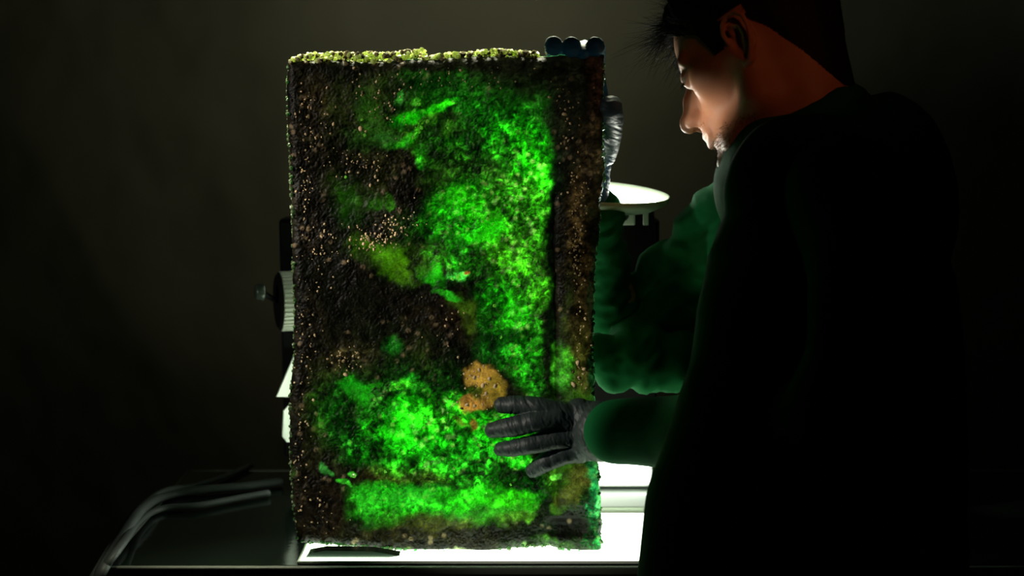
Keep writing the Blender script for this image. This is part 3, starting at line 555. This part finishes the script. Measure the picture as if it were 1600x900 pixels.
# uncountable finer grains, joined
def grains(name, spots, m, parent, size, seed=0):
    bm = bmesh.new(); r = random.Random(seed); proto = []
    for k in range(4):
        b_ = bmesh.new(); bmesh.ops.create_icosphere(b_, subdivisions=1, radius=1); proto.append(([v.co.copy() for v in b_.verts], [[v.index for v in f.verts] for f in b_.faces])); b_.free()
    vv = []; ff = []
    for p in spots:
        vs_, fs_ = r.choice(proto); R = r.uniform(*size); M = Quaternion((r.uniform(-1, 1), r.uniform(-1, 1), r.uniform(-1, 1), r.uniform(-1, 1))).normalized().to_matrix()
        s_ = Vector((R * r.uniform(.7, 1.3), R * r.uniform(.7, 1.2), R * r.uniform(.6, 1.1))); o_ = len(vv)
        for q in vs_: vv.append(tuple(Vector(p) + M @ Vector((q.x * s_.x, q.y * s_.y, q.z * s_.z))))
        ff += [[a + o_ for a in f] for f in fs_]
    bm.free(); me = bpy.data.meshes.new(name); me.from_pydata(vv, [], ff); o = link(name, me, m, parent, False); o['kind'] = 'stuff'; return o
sp = []
clus = [(580, 372, 28, 20, 45), (612, 356, 18, 20, 35), (505, 390, 26, 40, 35), (560, 250, 50, 26, 40), (545, 562, 34, 18, 45), (478, 290, 16, 120, 50), (490, 190, 34, 60, 35), (900, 390, 16, 90, 90), (905, 520, 16, 70, 30), (890, 200, 26, 90, 30), (700, 120, 120, 18, 30), (600, 160, 50, 40, 35), (900, 295, 22, 40, 30), (480, 520, 20, 100, 40), (470, 690, 14, 120, 40), (900, 585, 22, 30, 25), (500, 800, 40, 40, 20), (750, 600, 34, 34, 40), (640, 335, 26, 40, 14), (700, 500, 40, 40, 16)]
for cx, cy, rx, ry, nn in clus:
    for _ in range(nn):
        x = cx + rnd.gauss(0, .5) * rx; y = cy + rnd.gauss(0, .5) * ry
        if 458 < x < 934 and 100 < y < 845: sp.append(P(x, y, ysurf(x, y)))
grains('fine_gravel', sp, M_peb, slab, (.0008, .0019), 3)
# crystalline crust along the top edge
def crust(spots, m, s0, seed, name): return grains(name, spots, m, slab, s0, seed)
top_a = []; top_b = []
for k in range(900):
    x = 455 + 385 * rnd.random()
    hgt = interp(x, [(455, 7), (480, 13), (560, 15), (640, 17), (662, 18), (668, 4), (676, 6), (720, 10), (726, 8), (780, 13), (800, 11), (840, 8)])
    y0 = interp(x, top); y = y0 + 3 - hgt * rnd.random() ** .8
    (top_a if rnd.random() < .66 else top_b).append(P(x, y, rnd.uniform(.006, .045)))
crust(top_a, M_rimcry, (.002, .0042), 8, 'crystal_crust'); crust(top_b, M_peb2, (.002, .005), 9, 'rock_crust')
# rough crumbs along left, right and bottom edges
ed = []
for k in range(420):
    y = rnd.uniform(100, 850)
    if rnd.random() < .5: ed.append(P(float(interp(y, right)) - rnd.uniform(-.5, 2), y, rnd.uniform(-.003, .045)))
    else: ed.append(P(float(interp(y, left)) + rnd.uniform(-.5, 2), y, rnd.uniform(-.003, .045)))
for k in range(120):
    x = rnd.uniform(470, 935); ed.append(P(x, float(interp(x, bot)) - rnd.uniform(0, 3), rnd.uniform(-.002, .01)))
grains('edge_crumbs', ed, mat('edge_mineral', (.06, .07, .03), .4, .6, trl=(.06, .22, .08)), slab, (.0012, .0034), 10)
# feet: thin dark shims that carry the slab's uneven bottom edge are part of the rock
# ------------------------------------------------------------------ THE MAN
HP = Vector((.30261394, -.08785204, .04888362 + ZC)); HS = 1.05715 / 1000
def hrot(pitch=.55534, yaw=.57638, roll=.19923):
    cp, sp_ = math.cos(pitch), math.sin(pitch); cr, sr = math.cos(roll), math.sin(roll); cy, sy = math.cos(yaw), math.sin(yaw)
    R1 = np.array([[cp, 0, sp_], [0, 1, 0], [-sp_, 0, cp]]); R2 = np.array([[1, 0, 0], [0, cr, -sr], [0, sr, cr]]); W = np.array([[-cy, -sy, 0], [sy, -cy, 0], [0, 0, 1]])
    return W @ R2 @ R1
HR = hrot()
def HL(f, l, u):   # head local mm -> world
    return Vector((HR @ (np.array([f, l, u], float) * HS)).tolist()) + HP
def HLa(a): return (a * HS) @ HR.T + np.array(HP)
man = empty('person', (.30, -.33, 0), 'man in a dark green coat and gloves bowing over the slab, face in profile', 'person')
# --- head, in local millimetres: a smooth union of forms, solved along rays from the head's middle
Rinv = np.linalg.inv(HR)
def toH(wv): return (Rinv @ (np.array(wv) - np.array(HP))) / HS
nb = toH(V(1262, 205, -.12)); nb2 = toH(V(1275, 330, -.14))
def s_ell(p, c, r):
    q = (p - np.array(c)); r = np.array(r, float); k0 = np.linalg.norm(q / r, axis=1); k1 = np.linalg.norm(q / r ** 2, axis=1) + 1e-9
    return k0 * (k0 - 1) / k1
def s_cap(p, a, b, ra, rb):
    a = np.array(a, float); b = np.array(b, float); ba = b - a; h = np.clip(((p - a) @ ba) / (ba @ ba), 0, 1)
    return np.linalg.norm(p - a - h[:, None] * ba, axis=1) - (ra + (rb - ra) * h)
def smin(a, b, k): h = np.clip(k - np.abs(a - b), 0, None) / k; return np.minimum(a, b) - h * h * k * .25
def smax(a, b, k): return -smin(-a, -b, k)
def head_sdf(p0):
    p = p0.copy(); p[:, 1] = np.abs(p[:, 1])
    d = s_ell(p, (-12, 0, 52), (92, 75, 80)); d = smin(d, s_ell(p, (38, 0, 46), (53, 58, 54)), 14)
    d = smin(d, s_ell(p, (34, 0, -4), (50, 56, 50)), 20)
    d = smin(d, s_ell(p, (52, 0, -38), (40, 38, 40)), 22)
    d = smin(d, s_cap(p, (58, 44, 0), (8, 62, 0), 16, 9), 26)                    # cheekbone
    d = smin(d, s_cap(p, (82, 8, -82), (58, 36, -76), 13, 12), 20)               # jaw
    d = smin(d, s_cap(p, (58, 36, -76), (12, 54, -54), 12, 13), 20)
    d = smin(d, s_cap(p, (12, 54, -54), (0, 60, -6), 13, 10), 22)
    d = smin(d, s_ell(p, (88, 0, -83), (14, 17, 13)), 14)                        # chin
    d = smin(d, s_ell(p, (46, 0, -62), (38, 38, 26)), 20)
    n0 = nb; q = p0
    d = smin(d, s_cap(q, (-34, 0, -2), n0, 55, 60), 26); d = smin(d, s_cap(q, (38, 0, -66), n0 + np.array([18, 0, -6]), 24, 46), 22)
    d = smin(d, s_cap(p, (86, 6, 36), (74, 44, 33), 6, 6), 14)                   # brow ridge
    d = smax(d, -s_ell(p, (92, 30, 15), (16, 17, 13)), 12)                        # eye socket
    ey = np.array((77, 31.5, 16.)); e = p - ey
    ball_ = np.linalg.norm(e, axis=1) - 13.6
    up = smax(ball_, -(e[:, 2] + .35 * (e[:, 0] - 12) + 1.5), 1.5); lo = smax(ball_, (e[:, 2] + .35 * (e[:, 0] - 12) + 5.5), 1.5)
    d = smin(d, up, 5); d = smin(d, lo, 6)
    d = smin(d, s_cap(p, (90, 0, 22), (101, 0, 6), 7, 6.5), 12); d = smin(d, s_cap(p, (101, 0, 6), (112, 0, -12), 6.5, 8), 9)
    d = smin(d, np.linalg.norm(p - np.array((114, 0, -18)), axis=1) - 10.5, 7)
    d = smin(d, s_cap(p, (85, 10, 4), (99, 9, -18), 6.5, 8.5), 10)
    d = smin(d, s_ell(p, (103, 13, -22.5), (10, 7, 8)), 6)
    d = smin(d, s_ell(p, (86, 0, -42), (15, 24, 18)), 14)                        # muzzle
    d = smin(d, s_cap(p, (101, 2, -43), (88, 23, -49), 4.2, 2.5), 6)
    d = smin(d, s_cap(p, (99.5, 0, -54), (87, 22, -50), 5.2, 2.8), 6)
    d = smax(d, -s_cap(p, (109, 0, -48.6), (92, 22, -49.6), 1.6, 1.0), 2.5)
    d = smax(d, -s_cap(p, (108, 0, -36), (100, 0, -34), 2.2, 1.5), 4)
    d = smax(d, -s_cap(p, (98, 12, -72), (98, 0, -70), 3, 5), 8)
    d = smax(d, -s_ell(p, (104, 9.5, -33), (6, 4, 7.5)), 2.5)                    # nostril
    return d
nth, nph = 380, 270
org = np.array([22., 0, -8.])
th = np.linspace(0, 2 * math.pi, nth, endpoint=False); th = th - .62 * np.sin(th)      # denser towards the face
ph = np.linspace(-math.pi / 2, math.pi / 2, nph)
TH, PH = np.meshgrid(th, ph, indexing='ij')
dr = np.stack([np.cos(PH) * np.cos(TH), np.cos(PH) * np.sin(TH), np.sin(PH)], -1).reshape(-1, 3)
lo_ = np.full(len(dr), 25.); hi_ = np.full(len(dr), 165.)
for _ in range(12):
    md = (lo_ + hi_) / 2; ins = head_sdf(org + dr * md[:, None]) < 0
    lo_ = np.where(ins, md, lo_); hi_ = np.where(ins, hi_, md)
hp = org + dr * ((lo_ + hi_) / 2)[:, None]
ix = np.arange(nth * nph).reshape(nth, nph); ix2 = np.vstack([ix, ix[:1]])
bm = bmesh.new(); tmp = bpy.data.meshes.new('t')
tmp.from_pydata(hp.tolist(), [], np.stack([ix2[:-1, :-1], ix2[1:, :-1], ix2[1:, 1:], ix2[:-1, 1:]], -1).reshape(-1, 4).tolist())
bm.from_mesh(tmp); bpy.data.meshes.remove(tmp); bmesh.ops.remove_doubles(bm, verts=bm.verts, dist=.01)
for s in (1, -1):   # ears
    E = lambda f, u, l, r: (f * .95, s * l, u * .86 if u > 0 else u * .95, r * .95)
    chain(bm, [E(6, 2, 74, 2.6), E(12, 10, 74, 2.8), E(13, 22, 76, 3.0), E(8, 33, 79, 3.2), E(-2, 39, 82, 3.3), E(-13, 36, 85, 3.2), E(-20, 25, 87, 3.0), E(-20, 10, 86, 2.8), E(-16, -4, 83, 2.8), E(-10, -14, 79, 3.2), E(-3, -23, 74, 4.5), E(4, -22, 71, 4.5), E(6, -14, 70, 4)], 12)
    chain(bm, [E(3, 28, 76, 2.6), E(-8, 20, 80, 3), E(-11, 8, 80, 3), E(-7, -5, 77, 3), E(0, -11, 73, 2.8)], 12)
    chain(bm, [E(9, -4, 71, 4), E(8, 1, 71, 3.4)], 12)
    ball(bm, (-5, s * 74, 19), (12, 4, 13)); ball(bm, (-8, s * 72, 6), (12, 5, 20)); ball(bm, (-2, s * 68, -14), (8, 6, 10)); ball(bm, (0, s * 65, 8), (10, 8, 24))
# neck towards the collar
chain(bm, [(-34, 0, -2, 54.8), (*nb, 60), (*nb2, 80)], 40)
chain(bm, [(38, 0, -66, 23.8), (*(nb + np.array([18, 0, -6])), 46)], 32)
me = remesh(bm, 1.35, 4, .5)
C = get_co(me)
def brush(c, r, d, C=C):
    w_ = np.exp(-((C - np.array(c)) ** 2 / np.array(r, float) ** 2).sum(1)); C += w_[:, None] * np.array(d, float)
for s in (1, -1):
    brush((60, s * 58, -34), (20, 16, 20), (0, -s * 3, 0))             # cheek hollow
    brush((45, s * 66, 34), (20, 12, 20), (0, -s * 3, 0))              # temple
    brush((3, s * 81, 2), (7, 9, 10), (1, -s * 7, 0))                  # concha
    brush((-2, s * 83, 12), (6, 8, 8), (0, -s * 5, 0))
WH = HLa(C)
set_co(me, WH)
# trunk, arms and legs of the same figure, under the clothes
bmB = bmesh.new()
def W4(px_, py_, Y, rpx): q = P(px_, py_, Y); return (*q, rpx / FPX * (Y + DIST))
chain(bmB, [W4(1265, 225, -.14, 65), W4(1290, 340, -.22, 105), W4(1285, 470, -.28, 110), W4(1275, 640, -.32, 110), W4(1265, 830, -.34, 115)], 24)
chain(bmB, [W4(1310, 310, -.32, 45), W4(1330, 520, -.46, 38), W4(1290, 668, -.44, 34), W4(1130, 680, -.20, 30), W4(955, 673, -.055, 24)])
chain(bmB, [W4(1220, 350, .04, 42), W4(1110, 440, .15, 32), W4(1000, 525, .20, 28), W4(950, 420, .16, 24), W4(925, 300, .11, 20)])
hipz = .88
for s in (0, 1):
    xx = .30 + .02 * s; yy = -.42 + .17 * s
    chain(bmB, [(xx, yy, hipz, .095), (xx - .03 - .05 * s, yy, .48, .062), (xx + .01, yy, .09, .042), (xx - .07, yy, .05, .035)])
me2 = remesh(bmB, .006, 3)
bmj = bmesh.new(); bmj.from_mesh(me); bmj.from_mesh(me2); me3 = bpy.data.meshes.new('body'); bmj.to_mesh(me3); bmj.free()
body = link('body', me3, M_skin, man)
# eyes
for s in (1, -1):
    bm = bmesh.new(); bmesh.ops.create_uvsphere(bm, u_segments=24, v_segments=16, radius=12.2)
    for v in bm.verts: v.co = HL(77 + v.co.x, s * 32 + v.co.y, 16 + v.co.z)
    e = from_bm('eye', bm, M_eye, man, True)
    bm = bmesh.new(); bmesh.ops.create_uvsphere(bm, u_segments=16, v_segments=8, radius=6)
    q = Vector((.88, 0, -.42)).normalized()
    for v in bm.verts:
        vv = Vector((v.co.x, v.co.y, v.co.z)); dq = vv.dot(q); vv -= q * dq * .65; vv += q * 11.2
        v.co = HL(77 + vv.x, s * 32 + vv.y, 16 + vv.z)
    ir = from_bm('iris', bm, M_iris, None, True); ir.parent = e
# hair and beard strands rooted on the skin
def strands(name, roots, dirs, length, width, m, parent, seed=1, curl=.25, droop=(0, 0, 0)):
    r = np.random.default_rng(seed); n_ = len(roots); segs = 4
    L = length * r.uniform(.6, 1.25, n_) if np.isscalar(length) else length
    D_ = dirs + r.normal(0, curl, (n_, 3)); D_ /= np.linalg.norm(D_, axis=1)[:, None]
    bend = r.normal(0, curl, (n_, 3)) + np.array(droop); vv = []; 
    sd = np.cross(D_, r.normal(0, 1, (n_, 3))); sd /= np.linalg.norm(sd, axis=1)[:, None]; s2 = np.cross(D_, sd)
    P0 = roots - D_ * .0015
    for k in range(segs + 1):
        t = k / segs; c = P0 + D_ * (L * t)[:, None] + bend * (L * t * t)[:, None]; wd = width * (1 - t * .85)
        for j in range(3):
            a = 2.0944 * j; vv.append(c + sd * math.cos(a) * wd + s2 * math.sin(a) * wd)
    A_ = np.stack(vv, 1); fs_ = []
    for k in range(segs):
        for j in range(3): fs_.append([k * 3 + j, k * 3 + (j + 1) % 3, (k + 1) * 3 + (j + 1) % 3, (k + 1) * 3 + j])
    fs_ = np.array(fs_)[None] + (np.arange(n_) * (segs + 1) * 3)[:, None, None]
    me = bpy.data.meshes.new(name); me.from_pydata(A_.reshape(-1, 3).tolist(), [], fs_.reshape(-1, 4).tolist())
    return link(name, me, m, parent)
NO = get_no(me)   # world-space normals (me is the head mesh, already in world space)
fL, lL, uL = C[:, 0], np.abs(C[:, 1]), C[:, 2]
_n = [toH(V(*q)) for q in ((1325, 138, -.15), (1252, 78, -.17), (1190, 36, -.165))]
HLX = [_n[0][0], _n[1][0], _n[2][0], -10, 12, 16, 32, 42, 60, 85, 110]; HLU = [_n[0][2], _n[1][2], _n[2][2], 34, 34, 4, 6, 42, 54, 80, 86]
hline = np.interp(fL, HLX, HLU)
hm = (uL > hline) & ~((lL > 71.5) & (uL < 39) & (fL > -22) & (fL < 17)) & (uL > -110)
hi = np.where(hm)[0]; rg = np.random.default_rng(4)
pick = rg.choice(hi, 9000)
fw = HR @ np.array([1, 0, 0]); dn = HR @ np.array([0, 0, 1])
ff_ = C[pick, 0]; lenb = np.interp(C[pick, 2], [0, 40, 70, 120], [.003, .006, .022, .034]) * rg.uniform(.6, 1.3, len(pick))
frontw = np.clip((ff_ - 55) / 30, 0, 1) * np.clip((C[pick, 2] - 60) / 20, 0, 1)
dirs = NO[pick] * .75 + fw * (.35 + .5 * frontw)[:, None] + dn * (.1 * frontw)[:, None]
hair = strands('hair', WH[pick], dirs, lenb, .00035, M_hair, man, 2, .22)
# solid cap under the strands
bmh = bmesh.new(); bmh.from_mesh(me); bmh.verts.ensure_lookup_table()
off = np.interp(C[:, 2], [0, 45, 75, 120], [.0008, .003, .013, .022]) * (.8 + .5 * fbm(C[:, 0] / 6, C[:, 1] / 6 + C[:, 2] / 6, 8, 3))
capco = WH + NO * off[:, None]
for v in bmh.verts: v.co = capco[v.index].tolist()
bmesh.ops.delete(bmh, geom=[v for v in bmh.verts if not hm[v.index]], context='VERTS')
cap = from_bm('hair_cap', bmh, M_hair, None, True); cap.parent = hair; cap.matrix_parent_inverse = Matrix.Translation(man.location).inverted() @ Matrix.Identity(4)
cap.matrix_parent_inverse = Matrix.Identity(4)
# front tuft
tf = hi[(C[hi, 0] > 62) & (C[hi, 2] > 70)]
if len(tf):
    pk = rg.choice(tf, 520); d_ = NO[pk] * .5 + fw * .9 + dn * -.05
    tuft = strands('fringe', WH[pk] + d_ * .008, d_, .034, .0005, M_hair, man, 5, .42, droop=(0, 0, -.25))
bd = np.where((uL < -58) & (fL > 18) & (uL > -105) & (uL < -50 - .3 * (90 - fL)) | ((uL < -34) & (uL > -42) & (fL > 88) & (lL < 26)) | ((uL < -60) & (fL > 78) & (lL < 28)))[0]
pk = rg.choice(bd, 2600); strands('beard', WH[pk], NO[pk] * .7 - dn * .5, .006, .00028, M_hair, man, 6, .3)
brw = np.where((uL > 33) & (uL < 42) & (fL > 74) & (lL > 8) & (lL < 46))[0]
pk = rg.choice(brw, 420); strands('eyebrow', WH[pk], NO[pk] * .5 + dn * .2, .006, .0002, M_hair, man, 7, .3)
for s in (1, -1):
    lr = []
    for k in range(40):
        t = k / 39; lr.append(((90 - 6 * (2 * t - 1) ** 2), s * (22 + 20 * t), 13 - 1.5 * (2 * t - 1) ** 2))
    strands('eyelashes', HLa(np.array(lr)), np.tile(fw * .9 - dn * .2, (len(lr), 1)), .008, .0002, M_hair, man, 8, .12)

# --- coat
bm = bmesh.new()
tor = [W4(1285, 240, -.15, 78), W4(1290, 290, -.19, 125), W4(1292, 380, -.24, 168), W4(1292, 480, -.28, 196), W4(1288, 600, -.31, 212), W4(1268, 700, -.33, 232), W4(1250, 800, -.34, 252), W4(1245, 920, -.345, 262), W4(1245, 1060, -.345, 262)]
for q in tor: ball(bm, q[:3], (q[3], q[3] * .72, q[3] * .7), 32)
for q, r_ in zip(tor, tor[1:]):
    for t in (.25, .5, .75):
        m_ = [q[k] * (1 - t) + r_[k] * t for k in range(4)]; ball(bm, m_[:3], (m_[3], m_[3] * .72, m_[3] * .7), 32)
chain(bm, [W4(1290, 265, -.22, 62), W4(1322, 300, -.33, 84), W4(1350, 430, -.43, 78), W4(1345, 560, -.48, 72), W4(1300, 660, -.46, 66), W4(1180, 680, -.29, 58), W4(1060, 676, -.13, 57), W4(985, 674, -.070, 54), W4(962, 674, -.062, 53)], 28)
chain(bm, [W4(1240, 300, -.04, 70), W4(1195, 345, .05, 72), W4(1125, 420, .15, 64), W4(1055, 485, .19, 58), W4(990, 532, .21, 56), W4(955, 490, .195, 44), W4(948, 430, .165, 34), W4(940, 372, .13, 30), W4(938, 332, .112, 25)], 28)
chain(bm, [W4(1052, 402, .16, 24), W4(1020, 420, .17, 26), W4(1012, 445, .18, 24)], 16)
chain(bm, [W4(1150, 295, .03, 26), W4(1095, 355, .10, 26), W4(1062, 410, .15, 28)], 16)
chain(bm, [W4(925, 548, .115, 26), W4(960, 566, .112, 38), W4(1050, 560, .11, 40)], 20); chain(bm, [W4(985, 532, .20, 50), W4(1000, 545, .14, 40)], 20)
chain(bm, [W4(1215, 330, -.02, 60), W4(1230, 450, -.16, 90)], 20)
# collar
chain(bm, [W4(1325, 150, -.12, 18), W4(1300, 168, -.19, 20), W4(1245, 190, -.215, 20), W4(1192, 222, -.19, 20), W4(1165, 262, -.13, 20), W4(1165, 270, -.06, 18), W4(1215, 235, .0, 16), W4(1290, 180, -.02, 16), W4(1325, 150, -.08, 18)], 16)
ball(bm, W4(1375, 320, -.18, 1)[:3], (.085, .09, .12), 24); ball(bm, W4(1255, 300, -.25, 1)[:3], (.085, .06, .085), 24); ball(bm, W4(1300, 255, -.12, 1)[:3], (.13, .15, .075), 24); ball(bm, W4(1225, 300, -.10, 1)[:3], (.085, .12, .08), 24)
chain(bm, [W4(1325, 165, -.10, 30), W4(1300, 250, -.15, 60)], 20); chain(bm, [W4(1200, 245, -.17, 26), W4(1240, 300, -.17, 70)], 20); chain(bm, [W4(1255, 215, -.2, 26), W4(1290, 280, -.2, 70)], 20)
me = remesh(bm, .0045, 26)
C2 = get_co(me); N2 = get_no(me)
# wrinkles: ridged noise along the arm and drape directions
def ridged(x, y, s): return 1 - np.abs(2 * fbm(x, y, s, 3) - 1) * 2
px2 = 800 + FPX * C2[:, 0] / (C2[:, 1] * _F[1] + DIST * _F[1] + (C2[:, 2] - ZC) * _F[2]); 
dist_ = (C2[:, 1] + DIST) * _F[1] + (C2[:, 2] - ZC) * _F[2]; py2 = 450 - FPX * ((C2[:, 1] + DIST) * _U[1] + (C2[:, 2] - ZC) * _U[2]) / dist_
farm = (C2[:, 1] > -.02) & (C2[:, 0] < .32)
wr = np.where(farm, .012 * ridged((C2[:, 0] + C2[:, 2]) * 7 + 2, (C2[:, 0] - C2[:, 2]) * 19, 21) + .004 * ridged(C2[:, 0] * 30, C2[:, 2] * 40, 22),
              .010 * ridged(C2[:, 0] * 7 + C2[:, 2] * 2, C2[:, 2] * 2.4 + C2[:, 1] * 3, 23) + .003 * (fbm(C2[:, 0] * 22, C2[:, 2] * 14, 24) - .5))
near_wrist = np.clip((C2[:, 0] - .13) / .12, 0.12, 1)
set_co(me, C2 + N2 * (wr * np.where(farm, 1, near_wrist))[:, None])
coat = link('coat', me, M_coat, man)
# trousers and shoes
bm = bmesh.new()
for s in (0, 1):
    xx = .30 + .02 * s; yy = -.42 + .17 * s
    chain(bm, [(xx, yy, hipz, .115), (xx - .03 - .05 * s, yy, .48, .082), (xx + .01, yy, .10, .062)], 24)
link('trousers', remesh(bm, .008, 4), M_trouser, man)
for s in (0, 1):
    xx = .30 + .02 * s; yy = -.42 + .17 * s
    bm = bmesh.new(); ball(bm, (xx + .015, yy, .06), (.055, .048, .058)); ball(bm, (xx - .07, yy, .04), (.085, .05, .042)); ball(bm, (xx - .12, yy, .034), (.06, .047, .034))
    sm = remesh(bm, .005, 3); c_ = get_co(sm); c_[:, 2] = np.maximum(c_[:, 2], .001); set_co(sm, c_); link('shoe', sm, M_black, man)

# --- gloves
def glove_mesh(bm, voxel=.0012, sm=5, wrdir=None, amp=.0007, seed=0, freq=1.0):
    me = remesh(bm, voxel, sm); c = get_co(me); n_ = get_no(me); d = np.array(wrdir) / np.linalg.norm(wrdir); u = c @ d
    o_ = np.cross(d, [0, 1, 0]); v = c @ o_; wv = fbm(c[:, 0] * 60 + c[:, 2] * 25, c[:, 2] * 60, seed, 3)
    h = ridged(u * 210 * freq + 3 * wv, v * 38, seed + 3) + .5 * ridged(u * 420 * freq, v * 80, seed + 5)
    set_co(me, c + n_ * (amp * h)[:, None]); return me, u
bm = bmesh.new()
Yg = -.026
chain(bm, [W4(905, 652, Yg, 22), W4(878, 645, Yg - .006, 17.5), W4(842, 636, Yg - .006, 15.5), W4(808, 632.5, Yg + .002, 14.5), W4(785, 632.5, Yg + .010, 13)])
chain(bm, [W4(905, 662, Yg, 22), W4(872, 652, Yg - .010, 18), W4(835, 659, Yg - .015, 16), W4(800, 667, Yg - .006, 16), W4(770, 672, Yg + .006, 12.5)])
chain(bm, [W4(905, 682, Yg, 22), W4(866, 686, Yg - .009, 17), W4(828, 695, Yg - .010, 14.5), W4(800, 700.5, Yg - .001, 13), W4(783, 701.5, Yg + .008, 11.5)])
chain(bm, [W4(910, 700, Yg, 22), W4(880, 708, Yg - .002, 18), W4(853, 722, Yg - .001, 15), W4(833, 735, Yg + .008, 11.5)])
chain(bm, [W4(905, 646, Yg, 24), W4(938, 668, Yg - .012, 42)]); chain(bm, [W4(905, 700, Yg, 24), W4(938, 680, Yg - .012, 42)])
for q in (W4(895, 672, Yg - .001, 42), W4(920, 674, Yg - .004, 46)): ball(bm, q[:3], (q[3], q[3] * .42, q[3] * 1.02), 24)
chain(bm, [W4(936, 673, Yg - .012, 42), W4(975, 675, Yg - .036, 38)], 24)
# thumb goes behind the slab's right edge
chain(bm, [W4(935, 650, Yg, 22), W4(957, 646, .02, 17), W4(957, 648, .065, 15), W4(945, 650, .082, 13)])
me, u = glove_mesh(bm, wrdir=(1, 0, .35), amp=.0008, seed=3)
c = get_co(me); kx = float(P(930, 670, Yg)[0])
link('glove', me, M_glove, man)['label'] = 'dark grey rubber glove on the hand spread over the slab face'
# cuff ring of that glove under the sleeve end
bm = bmesh.new()
# far glove: fingers hooked over the top edge, thumb on the right side
YB = .078
for (tx, ty, tr, kx_) in ((865, 73, 13.5, 885), (893, 74, 14.5, 905), (930, 74, 14.5, 925), (911, 84, 9.5, 915)):
    chain(bm, [W4(kx_ + 10, 165, YB + .018, 17), W4(kx_ + 3, 110, YB + .006, 16), W4(tx + 1, 78, YB - .025, 14.5), W4(tx, ty - 2, .035, 13.5), W4(tx, ty, .006, tr)])
chain(bm, [W4(900, 175, YB + .02, 24), W4(930, 240, YB + .02, 26)]); chain(bm, [W4(935, 170, YB + .02, 22), W4(935, 240, YB + .02, 20)]); chain(bm, [W4(915, 170, YB + .02, 24), W4(925, 215, YB + .02, 26)])
chain(bm, [W4(950, 245, YB + .005, 12), W4(956, 215, .060, 14), W4(958, 188, .030, 15.5), W4(954, 167, .004, 17.5)])
chain(bm, [W4(932, 235, YB + .02, 24), W4(932, 272, YB + .02, 21), W4(930, 312, YB + .022, 20)])
me, u = glove_mesh(bm, wrdir=(.3, 0, 1), amp=.0008, seed=6)
link('glove', me, M_glove, man)['label'] = 'rubber glove on the hand gripping the top right corner, wrist lit blue'
